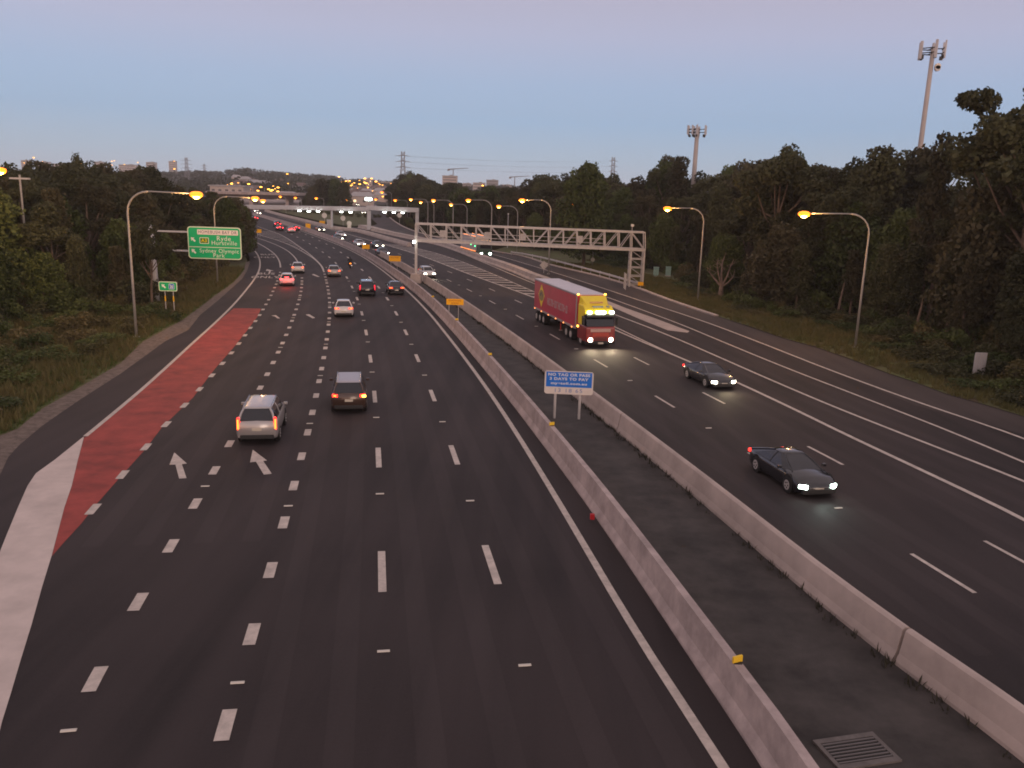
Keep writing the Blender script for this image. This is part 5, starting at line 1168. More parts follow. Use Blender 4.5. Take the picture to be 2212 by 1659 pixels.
def tree_template(kind, seed, H):
    rng = random.Random(seed); b = MB(); clumps = []
    if kind == 'gum':
        th = H*rng.uniform(0.42, 0.52); lean = rng.uniform(-0.4, 0.4); r0 = H*0.014
        b.tube([(0, 0, -0.3), (lean*0.3, 0, th*0.5), (lean, 0.2, th), (lean*1.2, 0.1, H*0.82)], [r0*1.3, r0, r0*0.8, r0*0.25], BARK, 7)
        for k in range(rng.randint(8, 10)):
            a = k*2.4+rng.uniform(-.4, .4); z0 = th*rng.uniform(0.72, 1.1); L = H*rng.uniform(0.14, 0.24); z1 = z0+H*rng.uniform(0.10, 0.38)
            z1 = min(z1, H*0.93); e = Vector((lean+math.cos(a)*L, math.sin(a)*L, z1)); m_ = Vector((lean+math.cos(a)*L*0.5, math.sin(a)*L*0.5, z0+(z1-z0)*0.4))
            b.tube([(lean*0.9, 0.1, z0), m_, e], [r0*0.5, r0*0.38, r0*0.15], BARK, 5)
            for q in range(3):
                clumps.append((e.x+rng.uniform(-.9, .9), e.y+rng.uniform(-.9, .9), e.z+rng.uniform(-.5, .8), rng.uniform(0.9, 1.6), rng.uniform(0.6, 1.05)))
        clumps += [(lean*1.2, 0, H*0.90, 1.4, 1.0), (lean+0.8, 0.4, H*0.82, 1.3, 0.9), (lean-0.9, -0.3, H*0.84, 1.2, 0.9)]
    elif kind == 'bushy':
        r0 = H*0.015; b.tube([(0, 0, -0.3), (0.2, 0.1, H*0.4), (0.1, 0, H*0.85)], [r0*1.4, r0, r0*0.3], BARK, 7)
        for k in range(34):
            a = k*2.4; z = H*(0.16+0.80*(k+0.5)/34); env = math.sin(math.pi*min(1, (z/H)*0.92+0.10))**0.6*H*0.22*rng.uniform(0.5, 1.1)
            x, y = math.cos(a)*env, math.sin(a)*env
            if k % 3 == 0: b.tube([(0.1, 0, z*0.8), (x*0.6, y*0.6, z)], [r0*0.4, r0*0.15], BARK, 5)
            clumps.append((x, y, z, rng.uniform(1.0, 1.7), rng.uniform(0.8, 1.3)))
    else:   # slender, feathery
        r0 = H*0.012; b.tube([(0, 0, -0.3), (0.15, 0.1, H*0.5), (0.0, 0, H*0.95)], [r0*1.4, r0, r0*0.2], BARK, 7)
        for k in range(26):
            a = k*2.4; z = H*(0.28+0.70*(k+0.5)/26); env = (1-(z/H-0.28)*0.95)*H*0.15*rng.uniform(0.4, 1.1); x, y = math.cos(a)*env, math.sin(a)*env
            b.tube([(0.05, 0, z*0.92), (x*0.7, y*0.7, z)], [r0*0.25, r0*0.08], BARK, 4)
            clumps.append((x, y, z, rng.uniform(0.7, 1.15), rng.uniform(0.8, 1.3)))
    return b, clumps
TT = []
for kind, seed, H, lm in (('gum', 1, 14, LEAF_A), ('gum', 2, 15, LEAF_A), ('gum', 3, 13, LEAF_C), ('bushy', 4, 11, LEAF_B), ('bushy', 5, 12, LEAF_A), ('slender', 6, 14, LEAF_C), ('slender', 7, 13, LEAF_A), ('bushy', 8, 10, LEAF_C), ('gum', 9, 21, LEAF_A), ('gum', 10, 20, LEAF_C)):
    b, cl = tree_template(kind, seed, H); root = thing('tree', 'tree', 'tree'); b.build('trunk', root)
    me = leaf_mesh('crown', cl, 300, 0.32, seed, lm); o = bpy.data.objects.new('crown', me); COL.objects.link(o); o.parent = root
    TT.append((root, H, kind))
ST_ = []
for seed, lm in ((21, LEAF_B), (22, LEAF_A), (23, SCRUB)):
    rng = random.Random(seed); cl = [(rng.uniform(-1.1, 1.1), rng.uniform(-1.1, 1.1), rng.uniform(0.5, 2.3), rng.uniform(0.6, 1.0), rng.uniform(0.5, 0.85)) for _ in range(11)]
    root = thing('shrub', 'shrub', 'shrub'); b = MB()
    for q in range(5): a = q*1.26; b.tube([(0, 0, -0.1), (math.cos(a)*0.6, math.sin(a)*0.6, 1.4)], [0.05, 0.02], BARK, 5)
    b.build('stems', root); me = leaf_mesh('foliage', cl, 190, 0.24, seed, lm); o = bpy.data.objects.new('foliage', me); COL.objects.link(o); o.parent = root
    ST_.append((root, 3.0))
index_kids()
used = set()
def put(tmpl, H0, x, y, H, label, group, wid=1.0, z=None):
    r = tmpl if tmpl.name not in used else copy_tree(tmpl)
    used.add(tmpl.name)
    s = H/H0; r.location = (x, y, (zg(y) if z is None else z)-0.1); sw = max(0.55, min(1.5, s))*wid*random.uniform(0.9, 1.12)
    r.scale = (sw, sw, s); r.rotation_euler = (0, 0, random.uniform(0, 6.28))
    tag(r, label, r['category'], group); return r
PROF_L = [(-400, 350), (0, 361), (50, 358), (99, 356), (117, 361), (161, 359), (178, 350), (188, 358), (248, 357), (273, 366), (317, 360), (340, 366), (372, 371), (407, 374), (431, 375), (445, 392), (460, 413), (483, 424), (520, 430), (545, 448), (562, 500), (570, 530)]
PROF_R = [(838, 402), (850, 390), (868, 372), (885, 374), (910, 381), (927, 391), (945, 401), (989, 397), (1002, 403), (1019, 413), (1036, 414), (1061, 402), (1083, 408), (1113, 408), (1138, 400), (1158, 389), (1173, 384), (1197, 386), (1210, 396), (1245, 398), (1250, 374), (1264, 357), (1284, 359), (1297, 378), (1314, 375), (1349, 376), (1369, 364), (1391, 351), (1428, 345), (1461, 348), (1482, 367), (1513, 358), (1529, 374), (1569, 358), (1602, 361), (1625, 390), (1640, 372), (1660, 345), (1683, 325), (1705, 350), (1725, 370), (1761, 358), (1803, 346), (1848, 344), (1871, 330), (1940, 324), (1960, 342), (1982, 319), (2008, 293), (2042, 297), (2107, 304), (2130, 286), (2140, 254), (2154, 212), (2181, 194), (2200, 171), (2212, 166), (2600, 100)]
PROF_M = [(640, 455), (650, 440), (662, 420), (680, 396), (700, 385), (720, 383), (735, 379), (744, 390), (752, 432), (760, 455)]
def interp(pr, x):
    if x <= pr[0][0]: return pr[0][1]
    for (a, u), (c, v) in zip(pr, pr[1:]):
        if x <= c: return u+(v-u)*(x-a)/(c-a)
    return pr[-1][1]
def tree_row(edge_px, side, dist, spacing, prof, frac, labelf, group, jit=1.5, xr=(-250, 2500), kinds=None, hmax=24, hmin=4.5):
    cv = Curve(edge_px, step=2.0); s = random.uniform(0, spacing)
    while s < cv.L:
        q, t = cv.at(s); nr = Vector((t.y, -t.x))*side; p = q+nr*(dist+random.uniform(-jit, jit)); s += spacing*random.uniform(0.8, 1.25)
        if p.y < 12: continue
        x_, y_ = PX(on(p.x, p.y, 6))
        if not xr[0] < x_ < xr[1]: continue
        yt = interp(prof, x_); 
        d = ray(x_, yt); H = (CAMH+d.z/d.y*p.y)-zg(p.y)
        H *= random.uniform(*frac); H = min(H, hmax)
        if H < hmin: continue
        tm = random.choice([k for k in TT if (kinds is None or k[2] in kinds)]); put(tm[0], tm[1], p.x, p.y, H, labelf(x_, dist), group)
EL = [(-330, 860), (-150, 770), (0, 712), (89, 694), (167, 684), (253, 672), (330, 655), (400, 612), (450, 588), (497, 560), (522, 545)]
ER = [(2800, 1150), (2500, 960), (2300, 870), (2142, 800), (1977, 740), (1845, 694), (1712, 678), (1580, 642), (1495, 606), (1400, 578), (1349, 568), (1250, 548), (1150, 540), (1064, 528)]
EF = [(1064, 526), (1000, 508), (940, 490), (895, 478), (862, 464), (845, 452)]
EM = [(762, 466), (735, 462), (700, 460), (672, 460), (650, 458)]
GLt, GRt = 'trees of the dense wood on the left', 'trees of the dense wood on the right'
def lab_l(x, d): return ('dark tree at the front of the left wood, above the grass verge' if d < 6 else 'tree in the depth of the left wood, crown against the sky')
def lab_r(x, d): return ('dark gum tree at the front of the right wood, above the verge' if d < 6 else 'tall gum tree deeper in the right wood, crown against the sky')
tree_row(EL, -1, 2.5, 4.0, PROF_L, (0.42, 0.62), lab_l, GLt, kinds=('bushy', 'slender'))
tree_row(EL, -1, 8, 4.2, PROF_L, (0.70, 0.92), lab_l, GLt)
tree_row(EL, -1, 15, 4.6, PROF_L, (0.90, 1.02), lab_l, GLt)
tree_row(EL, -1, 24, 5.5, PROF_L, (0.95, 1.03), lab_l, GLt, jit=3)
tree_row(EL, -1, 36, 7, PROF_L, (0.97, 1.04), lab_l, GLt, jit=4)
tree_row(ER, 1, -1.0 if 0 else 2.0, 5.0, PROF_R, (0.35, 0.55), lab_r, GRt, kinds=('bushy', 'slender'))
tree_row(ER, 1, 6, 4.2, PROF_R, (0.62, 0.88), lab_r, GRt, jit=2)
tree_row(ER, 1, 13, 4.6, PROF_R, (0.92, 1.03), lab_r, GRt, jit=2)
tree_row(ER, 1, 23, 6.0, PROF_R, (0.95, 1.04), lab_r, GRt, jit=3)
tree_row(EF, 1, 2, 6, PROF_R, (0.7, 0.95), lambda x, d: 'dark tree in the far wood behind the street lamps', 'trees of the far wood behind the lamps', jit=3)
tree_row(EF, 1, 12, 6, PROF_R, (0.95, 1.03), lambda x, d: 'dark tree in the far wood behind the street lamps', 'trees of the far wood behind the lamps', jit=4)
tree_row(EF, 1, 26, 8, PROF_R, (0.95, 1.03), lambda x, d: 'dark tree in the far wood behind the street lamps', 'trees of the far wood behind the lamps', jit=4)
tree_row(EM, 1, 3, 3.5, PROF_M, (0.85, 1.02), lambda x, d: 'tree of the dark clump in the middle distance above the flat gantry', 'trees of the middle clump', jit=2, kinds=('bushy',))
tree_row(EM, 1, 12, 4, PROF_M, (0.9, 1.02), lambda x, d: 'tree of the dark clump in the middle distance above the flat gantry', 'trees of the middle clump', jit=2, kinds=('bushy',))
# trees that stand out
def single(px, Y, ytop, label, ki, wid=1.0):
    g = on(AT(px, 500, Y).x, Y); d = ray(px, ytop); H = CAMH+d.z/d.y*Y-g.z; return put(TT[ki][0], TT[ki][1], g.x, g.y, H, label, None, wid)
single(318, 82, 470, 'gum tree whose crown hides the upper half of the green sign post', 0, 0.8)
for k_, (px_, py_) in enumerate(((530, 552), (520, 556), (508, 560), (494, 566), (512, 545), (498, 548), (482, 560), (505, 534), (488, 540), (470, 548), (495, 524), (478, 520))):
    g = P(px_, py_); yt_ = interp(PROF_L, px_+8)+random.uniform(0, 8); d = ray(px_, yt_); put(TT[3 if k_ % 2 else 7][0], TT[3 if k_ % 2 else 7][1], g.x, g.y, max(5.5, CAMH+d.z/d.y*g.y-g.z), 'rounded dark green roadside tree hiding where the motorway bends left', 'roadside trees at the left bend', 0.85)
single(1683, 106, 322, 'tall open-crowned gum tree rising above the right wood between two lamps', 1, 1.1)
single(1264, 150, 356, 'round-topped tall tree standing above the wood over the lattice gantry', 3, 0.9)
single(2206, 76, 124, 'tallest tree at the right edge of the photo, its crown cut by the frame', 8, 0.8)
single(2172, 80, 218, 'tall gum tree just left of the tallest one at the right edge', 9, 0.5)
single(2262, 70, 190, 'tall dark tree partly outside the right edge of the photo', 8, 1.0)
single(2012, 84, 296, 'gum tree with wispy top beside the foot of the tallest mast', 5, 0.6)
single(180, 130, 340, 'narrow tree top poking above the left wood', 6, 0.6)
# the pale dead-looking tree by the second lamp
PALEB = mat('pale_bark', (0.20, 0.15, 0.13), 0.9, var=0.4, vscale=2)
g = P(1556, 640); t = thing('dead_tree', 'bare pale forked tree in front of the dark wood, right of the second lamp', 'tree', g); b = MB()
rng = random.Random(3)
b.tube([(0, 0, 0), (0.05, 0, 1.6)], [0.34, 0.26], PALEB, 8)
for (a_, L, h1, r_) in ((2.9, 1.9, 2.6, .17), (0.3, 1.6, 3.4, .15), (1.9, 0.5, 3.9, .18), (-0.5, 2.1, 2.2, .12), (3.6, 1.2, 3.6, .13)):
    e1 = Vector((math.cos(a_)*L*0.45, math.sin(a_)*L*0.3, 1.4+(h1-1.4)*0.6)); e2 = Vector((math.cos(a_)*L*0.8+rng.uniform(-.2, .2), math.sin(a_)*L*0.5, h1+0.4)); e3 = e2+Vector((rng.uniform(-.5, .5), rng.uniform(-.3, .3), rng.uniform(.5, 1.2)))
    b.tube([(0.05, 0, 1.2), e1, e2, e3], [r_, r_*0.75, r_*0.45, r_*0.15], PALEB, 6)
    for _ in range(3):
        s0_ = e1.lerp(e2, rng.uniform(0.1, 1.0)); b.tube([s0_, s0_+Vector((rng.uniform(-.7, .7), rng.uniform(-.4, .4), rng.uniform(.1, .6))), s0_+Vector((rng.uniform(-1.3, 1.3), rng.uniform(-.5, .5), rng.uniform(.3, 1.2)))], [r_*0.35, r_*0.22, r_*0.08], PALEB, 5)
b.build('trunk', t)
# bare trunks in front of the right wood
for px, yb, yt in ((1975, 735, 640), (1998, 700, 560), (1808, 690, 610), (1700, 664, 600)):
    g = P(px, yb); H = AT(px, yt, g.y).z-g.z; t = thing('bare_tree', 'slender bare brown trunk at the edge of the right wood', 'tree', g, group='bare trunks at the edge of the right wood'); b = MB(); b.tube([(0, 0, -0.1), (0.1, 0, H*0.5), (0.35, 0, H)], [0.16, 0.13, 0.07], BARK, 7); b.build('trunk', t)
# shrubs along both edges
c_VE = Curve([(2600, 1060), (2420, 972), (2212, 899), (2126, 873), (2043, 850), (1977, 825), (1911, 803), (1845, 778), (1762, 749), (1696, 731), (1613.5, 703), (1547, 681), (1481, 659.7), (1426, 640), (1373.8, 619), (1299.4, 597), (1187.8, 570)])
def c_VR_ok(p):
    q, t = c_VE.at(c_VE.near(p)); return (Vector((p[0], p[1]))-q).dot(Vector((t.y, -t.x))) > 1.0
def shrubs(edge, side, dist, spacing, hs, label, group, jit=1.0, yr=(20, 165), wid=1.0):
    cv = Curve(edge, step=2.0); s = 0
    while s < cv.L:
        q, t = cv.at(s); nr = Vector((t.y, -t.x))*side; p = q+nr*(dist+random.uniform(-jit, jit)); s += spacing*random.uniform(0.7, 1.3)
        if not yr[0] < p.y < yr[1]: continue
        if dist < -1 and (c_VR_ok(p) is False or 1385 < PX(on(p.x, p.y))[0] < 1462 or 1530 < PX(on(p.x, p.y))[0] < 1580): continue
        x_, y_ = PX(on(p.x, p.y, 1))
        if not -120 < x_ < 2330: continue
        tm = random.choice(ST_); put(tm[0], tm[1], p.x, p.y, random.uniform(*hs), label, group, wid)
shrubs(EL, -1, 0.2, 3.0, (1.8, 3.4), 'leafy shrub at the foot of the left wood', 'shrubs under the left trees')
shrubs(EL, -1, 4.2, 5.2, (2.8, 4.4), 'tall leafy shrub among the trunks of the left wood', 'tall shrubs under the left trees')
shrubs(ER, 1, 0.0, 3.2, (1.4, 2.8), 'leafy shrub at the foot of the right wood', 'shrubs under the right trees')
shrubs(ER, 1, 3.4, 5.0, (2.4, 4.0), 'tall leafy shrub among the trunks of the right wood', 'tall shrubs under the right trees')
_st = ST_[:]; ST_ = [_st[0], _st[0], _st[1], _st[2]]
shrubs(ER, 1, -1.4, 3.0, (1.0, 2.0), 'low weedy bush on the right verge', 'low bushes on the right verge', wid=1.5)
shrubs(ER, 1, -3.2, 3.8, (0.7, 1.4), 'low weedy bush on the right verge', 'low bushes on the right verge', jit=1.2, wid=1.6)
shrubs(ER, 1, -5.2, 6.5, (0.4, 0.9), 'low weedy bush on the right verge', 'low bushes on the right verge', jit=1.4, wid=1.6)
ST_ = _st
shrubs([(890, 492), (845, 470), (790, 470), (700, 462), (600, 455)], 1, 0, 4, (1.2, 2.4), 'low shrub on the far verge beyond the flat gantry', 'shrubs on the far verge', yr=(200, 420))
c_SL = Curve([(-160, 960), (-60, 885), (0, 845), (89, 800), (167, 765), (240, 735), (290, 712), (340, 690), (385, 665)])
for n_, (dd_, hs_) in enumerate(((-0.5, (0.6, 1.1)), (2.0, (0.8, 1.4)), (4.5, (0.9, 1.7)), (7, (1.0, 1.9)))):
    s_ = random.uniform(0, 2)
    while s_ < c_SL.L:
        q, t = c_SL.at(s_); p = q+Vector((t.y, -t.x))*(-dd_+random.uniform(-1.2, 1.2)); s_ += random.uniform(2.4, 4.4)
        x_, y_ = PX(on(p.x, p.y, 0.5))
        if x_ < -80 or p.y < 20 or (n_ < 2 and random.random() < 0.4): continue
        r_ = put(ST_[2][0] if random.random() < 0.55 else ST_[0][0], 3.0, p.x, p.y, random.uniform(*hs_)*1.15, 'low brownish scrub bush on the left verge', 'scrub bushes on the left verge', 1.3)
# weeds at the base of the far barrier in the median
def tufts(name, pts, hr, blades, w, m, seed):
    rng = np.random.default_rng(seed); pts = np.array(pts); n = len(pts)*blades; base = np.repeat(pts, blades, axis=0); h = rng.uniform(hr[0], hr[1], n)*np.repeat(rng.uniform(0.6, 1.2, len(pts)), blades)
    a = rng.uniform(0, 2*np.pi, n); off = rng.uniform(0.0, 0.16, n); base = base+np.stack([np.cos(a)*off, np.sin(a)*off, np.zeros(n)-0.03], 1)
    ln = rng.uniform(0.15, 0.6, n)*h; tip = base+np.stack([np.cos(a)*ln, np.sin(a)*ln, h], 1); mid = base*0.5+tip*0.5+np.stack([np.zeros(n), np.zeros(n), h*0.12], 1)
    sd = np.stack([-np.sin(a+rng.uniform(-1, 1, n)), np.cos(a), np.zeros(n)], 1)*(w*rng.uniform(0.6, 1.2, n))[:, None]
    V = np.stack([base-sd, base+sd, mid+sd*0.8, tip, mid-sd*0.8], 1).reshape(-1, 3); k = n
    me = bpy.data.meshes.new(name); me.vertices.add(k*5); me.vertices.foreach_set('co', V.astype(np.float32).ravel()); me.loops.add(k*5); me.loops.foreach_set('vertex_index', np.arange(k*5, dtype=np.int32))
    me.polygons.add(k); me.polygons.foreach_set('loop_start', np.arange(0, k*5, 5, dtype=np.int32)); me.polygons.foreach_set('loop_total', np.full(k, 5, dtype=np.int32)); me.update(); me.materials.append(m)
    o = bpy.data.objects.new(name, me); COL.objects.link(o); return o
def band_points(c_in, side, d0, d1, n, rng, hfun=0.0):
    out = []
    while len(out) < n:
        s = rng.uniform(0, c_in.L); q, t = c_in.at(s); nr = Vector((t.y, -t.x))*side; p = q+nr*rng.uniform(d0, d1)
        if p.y < 15: continue
        x_, y_ = PX(on(p.x, p.y))
        if -60 < x_ < 2280: out.append((p.x, p.y, zg(p.y)-0.05))
    return out
rng = random.Random(11)
c_VL = Curve([(-240, 1190), (-60, 985), (0, 938), (39, 923), (89, 881), (167, 836), (259, 783), (309.5, 735), (396, 688), (464, 637), (506, 607), (529, 580)])
c_VR = Curve([(2600, 1060), (2420, 972), (2212, 899), (2126, 873), (2043, 850), (1977, 825), (1911, 803), (1845, 778), (1762, 749), (1696, 731), (1613.5, 703), (1547, 681), (1481, 659.7), (1426, 640), (1373.8, 619), (1299.4, 597), (1187.8, 570)])
tag(tufts('grass', band_points(c_VL, -1, 0.1, 22, 9000, rng), (0.25, 0.75), 9, 0.022, GRASSM, 1), 'rank brownish green grass covering the left verge', 'grass', kind='stuff')
tag(tufts('short_grass', band_points(c_VL, -1, 0.0, 5, 6000, rng), (0.10, 0.30), 9, 0.018, GRASSG, 5), 'short green grass along the left gravel edge', 'grass', kind='stuff')
tag(tufts('grass', band_points(c_VR, 1, 0.15, 9, 8000, rng), (0.15, 0.55), 9, 0.024, GRASSM, 2), 'weedy dry grass covering the right verge', 'grass', kind='stuff')
wp = []
for i in range(420):
    q, t = c_M2.at(rng.uniform(0, c_M2.L)); nr = Vector((t.y, -t.x)); p = q-nr*rng.uniform(-0.02, 0.22+0.25*(rng.random()**3)); wp.append((p.x, p.y, zg(p.y)))
tag(tufts('weeds', wp, (0.06, 0.28), 8, 0.02, mat('weed_dark', (0.045, 0.042, 0.026), 0.9), 3), 'dark weeds along the foot of the far median barrier', 'weeds', kind='stuff')

# ================================================================= the distance
HILL = mat('distant_wooded_hill', (0.050, 0.048, 0.036), 0.95, var=0.5, vscale=0.02)
ridge = [(-500, 372), (0, 371), (300, 378), (430, 375), (470, 376), (494, 373), (530, 368), (560, 372), (600, 377), (640, 381), (700, 384), (760, 392), (850, 398), (950, 404), (1150, 408), (1400, 415), (2600, 460)]
bm_ = MB(); cols = []
xs_ = list(range(-480, 2600, 6)); rr_ = random.Random(4)
for j, Y in enumerate((560, 800, 1150, 1500)):
    row = []
    for x in xs_:
        yr = interp(ridge, x)+rr_.uniform(-1.6, 1.2); d = ray(x, yr); ztop = CAMH+d.z/d.y*1500
        f = (0.0, 0.22, 0.62, 1.0)[j]; z = zg(Y)+(ztop-zg(1500))*f+(rr_.uniform(-1.5, 2.5) if j in (1, 2) else 0); p = AT(x, 380, Y); row.append((p.x, Y, z))
    cols.append(row)
p_back = [(a[0]*1.1, 1900, -20) for a in cols[-1]]; cols.append(p_back)
for a, c in zip(cols, cols[1:]):
    for i in range(len(a)-1): bm_.face([a[i], a[i+1], c[i+1], c[i]], HILL)
o = bm_.build('hills', fix=False); tag(o, kind='structure')
# canopy on the far hill: too many crowns to count
rng2 = random.Random(9); cl = []
for i in range(1500):
    x = rng2.uniform(-100, 1400); Y = rng2.choice([600, 750, 900, 1100, 1300, 1480])*rng2.uniform(0.95, 1.04); yr = interp(ridge, x); d = ray(x, yr); ztop = CAMH+d.z/d.y*1500
    f = np.interp(Y, (560, 800, 1150, 1500), (0, 0.22, 0.62, 1.0)); z = zg(Y)+(ztop-zg(1500))*f; p = AT(x, 380, Y)
    if Y < 700 and 640 < x < 860: continue
    cl.append((p.x, p.y, z+2.0, rng2.uniform(4, 8), rng2.uniform(2.5, 4.5) if Y > 1300 else rng2.uniform(3.5, 6)))
me = leaf_mesh('far_wood', cl, 2.2, 2.6, 5, LEAF_A); o = bpy.data.objects.new('far_wood', me); COL.objects.link(o); tag(o, 'far wooded hillside seen as one dark mass on the horizon', 'wood', kind='stuff')

BW = mat('building_pale', (0.55, 0.46, 0.42), 0.7, var=0.1, vscale=0.05); BG = mat('building_grey', (0.36, 0.34, 0.34), 0.7, var=0.1, vscale=0.05); BWIN = mat('window_band', (0.14, 0.13, 0.14), 0.3)
LITW = mat('lit_window', (0.9, 0.7, 0.4), 0.4, emis=(1.0, 0.72, 0.40), es=1.6); ROOFM = mat('house_roof', (0.16, 0.11, 0.10), 0.8); ROOFP = mat('pale_roof', (0.38, 0.36, 0.37), 0.6)
def block(x0, x1, yt, yb, Y, label, m=BW, group=None, lit=0, floors=None):
    a, c = AT(x0, yt, Y), AT(x1, yb, Y); w = c.x-a.x; h = a.z-c.z; t = thing('building', label, 'building', ((a.x+c.x)/2, Y, c.z), group=group); dp_ = w*0.7
    b = MB(); b.box((0, 0, h/2), (w, dp_, h), m); b.build('wall', t)
    b = MB(); b.box((0, 0, h+h*0.02), (w*1.03, dp_*1.03, h*0.04), BG); b.box((w*0.1, 0, h*1.06), (w*0.25, dp_*0.3, h*0.08), BG); b.build('roof', t)
    n = floors or max(2, int(h/3.2)); rg = random.Random(int(x0))
    for k in range(n):
        b = MB(); b.box((0, -dp_/2-0.05, h*(k+0.55)/n), (w*0.9, 0.12, h/n*0.35), BWIN); wo_ = b.build('window', t)
        if rg.random() < lit:
            b = MB(); b.box((rg.uniform(-.35, .35)*w, -dp_/2-0.16, h*(k+0.55)/n), (w*0.12, 0.1, h/n*0.3), LITW); b.build('lit_pane', wo_)
    return t
block(956.5, 987.5, 380, 410, 1200, 'tall pale apartment tower on the skyline, left of the shorter tower', lit=0.2)
block(1022, 1048, 395, 420, 1180, 'shorter pale apartment tower on the skyline, right of the tall one', lit=0.2)
block(1051, 1076, 389, 412, 1350, 'grey block on the skyline behind the shorter pale tower', BG)
block(1084, 1104, 399, 414, 1300, 'low pale block on the skyline right of the towers')
block(1000, 1018, 396, 414, 1400, 'low grey-white block on the skyline between the two towers')
block(786, 804, 388, 430, 900, 'pale tower covered in lights above the middle column of the flat gantry', mat('tower_pink', (0.60, 0.46, 0.40), 0.7), lit=0.9)
block(812, 843, 393, 412, 1250, 'long pale building on the skyline left of the far dark wood')
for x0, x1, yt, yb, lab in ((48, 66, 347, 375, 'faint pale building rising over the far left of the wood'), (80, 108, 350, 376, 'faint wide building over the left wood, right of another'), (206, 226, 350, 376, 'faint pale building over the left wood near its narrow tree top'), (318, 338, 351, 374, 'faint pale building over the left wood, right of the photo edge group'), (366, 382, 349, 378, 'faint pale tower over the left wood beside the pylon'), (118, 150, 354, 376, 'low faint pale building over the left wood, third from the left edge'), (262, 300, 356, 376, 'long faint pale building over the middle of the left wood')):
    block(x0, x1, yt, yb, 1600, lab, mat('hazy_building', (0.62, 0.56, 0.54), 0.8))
CRM = mat('crane_steel', (0.22, 0.16, 0.15), 0.7)
for px, yt, Y, lab in ((979, 366, 1500, 'small far tower crane above the tall pale apartment tower'), (1112, 383, 1500, 'faint reddish tower crane on the skyline right of the towers')):
    tp = AT(px, yt, Y); H = tp.z-zg(Y); t = thing('crane', lab, 'crane', (tp.x, Y, zg(Y))); b = MB(); b.tube([(0, 0, 0), (0, 0, H)], 0.7, CRM, 4); b.build('mast', t); b = MB(); b.tube([(-9, 0, H), (26, 0, H+3)], [0.8, 0.4], CRM, 4); b.build('jib', t); b = MB(); b.box((-8, 0, H-1.2), (4, 1.5, 2.4), CRM); b.build('counterweight', t)
# houses on the far slopes
rh = random.Random(12)
for i in range(34):
    x = rh.uniform(462, 650) if i < 16 else rh.uniform(745, 860); Y = rh.uniform(470, 900) if i >= 16 else rh.uniform(560, 950)
    f = np.interp(Y, (560, 800, 1150, 1500), (0, 0.22, 0.62, 1.0)); d = ray(x, interp(ridge, x)); zt = CAMH+d.z/d.y*1500; z = zg(Y)+(zt-zg(1500))*f; p = AT(x, 400, Y)
    t = thing('house', 'pale low house on the far slope to the left of the middle trees' if i < 16 else 'pale low house on the far slope to the right of the middle trees', 'house', (p.x, Y, z-0.5), rh.uniform(-0.5, 0.5), 'houses on the left far slope' if i < 16 else 'houses on the right far slope')
    w, dp_, h = rh.uniform(9, 15), rh.uniform(8, 11), rh.uniform(4, 6.5); b = MB(); b.box((0, 0, h/2), (w, dp_, h), BW if rh.random() < 0.6 else BG); b.build('wall', t)
    b = MB(); b.loft([[(-w/2-.5, -dp_/2-.5, h), (w/2+.5, -dp_/2-.5, h), (w/2+.5, dp_/2+.5, h), (-w/2-.5, dp_/2+.5, h)], [(-w/2+2, -0.3, h+2.6), (w/2-2, -0.3, h+2.6), (w/2-2, 0.3, h+2.6), (-w/2+2, 0.3, h+2.6)]], ROOFM if rh.random() < 0.6 else ROOFP); b.build('roof', t)
    for k in (-0.3, 0.1, 0.35):
        b = MB(); b.box((k*w, -dp_/2-0.06, h*0.55), (1.6, 0.12, 1.3), LITW if rh.random() < 0.35 else BWIN); b.build('window', t)
# large pale hall above the overpass
a, c = AT(462, 402, 520), AT(534, 420, 520); t = thing('building', 'long low white building above the overpass with a bright fascia', 'building', ((a.x+c.x)/2, 520, c.z)); w, h = c.x-a.x, a.z-c.z
b = MB(); b.box((0, 0, h/2), (w, 14, h), BW); b.build('wall', t); b = MB(); b.box((0, 0, h+0.4), (w+2, 15, 0.8), ROOFP); b.build('roof', t)
for k in range(5): b = MB(); b.box((-w*0.4+k*w*0.2, -7.06, h*0.4), (w*0.09, 0.12, h*0.5), BWIN); b.build('window', t)
# overpass
YO = 415.0; t = thing('overpass', 'road overpass with dark girder and pale parapet beyond the flat gantry', 'bridge', (0, YO, 0))
def ov(x0, y0, x1, y1, dp_, m, nm, th=None, dy=0.0):
    a, c = AT(x0, y0, YO), AT(x1, y0+(x1-x0)*0.022, YO); h = AT(x0, y0, YO).z-AT(x0, y1, YO).z
    b = MB(); b.loft([[(e.x, -dp_/2+dy, e.z-h), (e.x, dp_/2+dy, e.z-h), (e.x, dp_/2+dy, e.z), (e.x, -dp_/2+dy, e.z)] for e in (a, c)], m); return b.build(nm, t)
ov(455, 418, 652, 426.5, 11, mat('girder_dark', (0.055, 0.035, 0.032), 0.8), 'girder'); ov(453, 412.5, 654, 418, 12, CONC, 'parapet')
for x_ in (548, 625):
    a = AT(x_, 427, YO); b = MB(); b.box((a.x, 0, (a.z+zg(YO))/2), (1.6, 9, a.z-zg(YO)), CONC); b.build('pier', t)
ab = thing('abutment', 'pale concrete slope under the overpass', 'abutment', (0, 430, 0))
b = MB(); q = [AT(500, 428, 432), AT(590, 431, 432), AT(646, 433, 432), AT(646, 447, 405), AT(560, 449, 405), AT(500, 449, 405)]
b.loft([[(p.x, p.y-430, zg(430)-1) for p in q], [(p.x, p.y-430, p.z) for p in q]], CONCP); b.build('slope', ab)
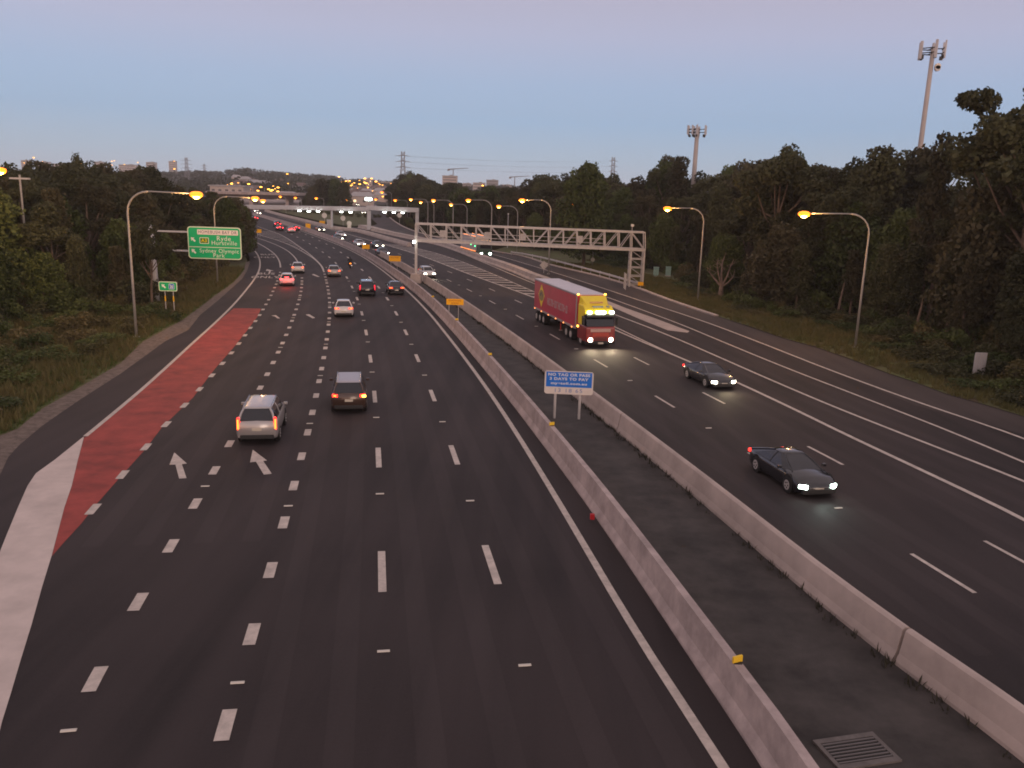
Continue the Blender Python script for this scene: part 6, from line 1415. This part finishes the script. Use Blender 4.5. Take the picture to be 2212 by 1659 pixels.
# far lamps on the slopes (pole and small head)
fl = thing('far_lamp', 'tiny orange street lamp', 'street lamp'); b = MB(); b.tube([(0, 0, -9), (0, 0, 0.1), (-1.5, 0, 0.5)], 0.10, POLE, 5); b.build('pole', fl)
b = MB(); b.loft([[(-2.0+u*r_, v*r_*0.6, 0.35+z_) for u, v in ((1, 0), (.5, .87), (-.5, .87), (-1, 0), (-.5, -.87), (.5, -.87))] for r_, z_ in ((0.5, 0.25), (0.9, 0.0), (0.4, -0.3))], SODFAR); b.build('lamp', fl)
index_kids(); first = True
def farlamp(x, y, Y, lab, grp, s=1.0):
    global first
    p = AT(x, y, Y); o = fl if first else copy_tree(fl); first = False; o.location = p; o.scale = (s, s, s); tag(o, lab, 'street lamp', grp)
for x, y in ((508, 398.5), (512, 414), (527.6, 414), (533, 404.5), (545, 399), (546.5, 410), (565, 413.5), (571.5, 405.5), (588, 410.5), (593, 413.5), (596, 412), (608.5, 406.5), (608, 415)): farlamp(x, y, 560, 'small orange lamp above the overpass on the left far slope', 'small lamps above the overpass', 1.15)
farlamp(626.5, 377, 1300, 'lone lamp against the sky above the far ridge', None, 2.0); farlamp(738, 383, 1200, 'small lamp against the sky at the right of the middle tree clump', None, 1.8)
for x, y, s in ((755, 393.5, 1.9), (784, 399, 1.7), (795, 387, 1.7), (809.5, 387, 1.7), (819, 393.5, 1.7), (799, 397.5, 2.0), (757, 412.5, 1.3), (779, 407.5, 1.3), (794, 409, 1.3), (796, 412, 1.3), (765, 401, 1.2), (789, 415.5, 1.2), (770, 396, 1.2), (1032, 403, 1.5) if 0 else (803, 410, 1.2)): farlamp(x, y, 760, 'small yellow lamp among the lights of the far suburb above the gantry column', 'lights of the far suburb', s*0.8)
farlamp(1922.5/1.0 if 0 else 1049, 405 if 0 else 402, 1100, 'single yellow lamp beside the shorter skyline tower', None, 1.8)
for x, y in ((42, 372), (78, 341.5), (233, 365), (240, 367), (382, 366)): farlamp(x, y, 1100, 'tiny orange lamp at the skyline above the left wood', 'lamps over the left wood', 1.5)
rf_ = random.Random(31)
for i in range(34): farlamp(rf_.uniform(742, 850), rf_.uniform(390, 426), rf_.uniform(600, 900), 'small yellow lamp among the lights of the far suburb above the gantry column', 'lights of the far suburb', rf_.uniform(0.5, 1.0))
for i in range(12): farlamp(rf_.uniform(470, 645), rf_.uniform(392, 412), rf_.uniform(600, 900), 'small orange lamp above the overpass on the left far slope', 'small lamps above the overpass', rf_.uniform(0.5, 0.8))
for i in range(9): farlamp(rf_.uniform(15, 440), rf_.uniform(345, 358), 1500, 'tiny orange lamp at the skyline above the left wood', 'lamps over the left wood', 1.4)
fw_ = thing('flood_light', 'brilliant white light low on the far road above the gantry column', 'light', AT(796, 430, 430)); b = MB(); b.box((0, 0, 0), (3.2, 0.6, 1.4), mat('flood_white', (0.9, 1, 0.95), 0.4, emis=(0.85, 1.0, 0.93), es=14)); b.build('lamp', fw_, bevel=0.2); b = MB(); b.tube([(0, 0.1, -0.7), (0, 0.1, -9)], 0.15, POLE, 6); b.build('pole', fw_)
# buildings glimpsed through the right-hand wood
for x0, x1, yt, yb, Y, lab, m in ((1990, 2160, 432, 505, 105, 'pale industrial building glimpsed through the right wood near a lamp', BW), (2150, 2300, 395, 520, 100, 'lit industrial building glimpsed through the trees at the right edge', BW)):
    block(x0, x1, yt, yb, Y, lab, m, lit=0.8, floors=2)

# ================================================================= air
hz = MB(); hz.box((0, 900, 78), (5200, 1960, 166), GROUND); o = hz.build('haze'); tag(o, kind='stuff', label='thin evening haze over the motorway and the far suburbs', cat='haze')
hm_ = bpy.data.materials.new('haze_air'); hm_.use_nodes = True; n = hm_.node_tree.nodes; n.clear(); ou = n.new('ShaderNodeOutputMaterial'); pv = n.new('ShaderNodeVolumePrincipled')
pv.inputs['Color'].default_value = (0.95, 0.95, 0.99, 1); pv.inputs['Density'].default_value = 0.00019; hm_.node_tree.links.new(pv.outputs[0], ou.inputs['Volume'])
o.data.materials.clear(); o.data.materials.append(hm_)
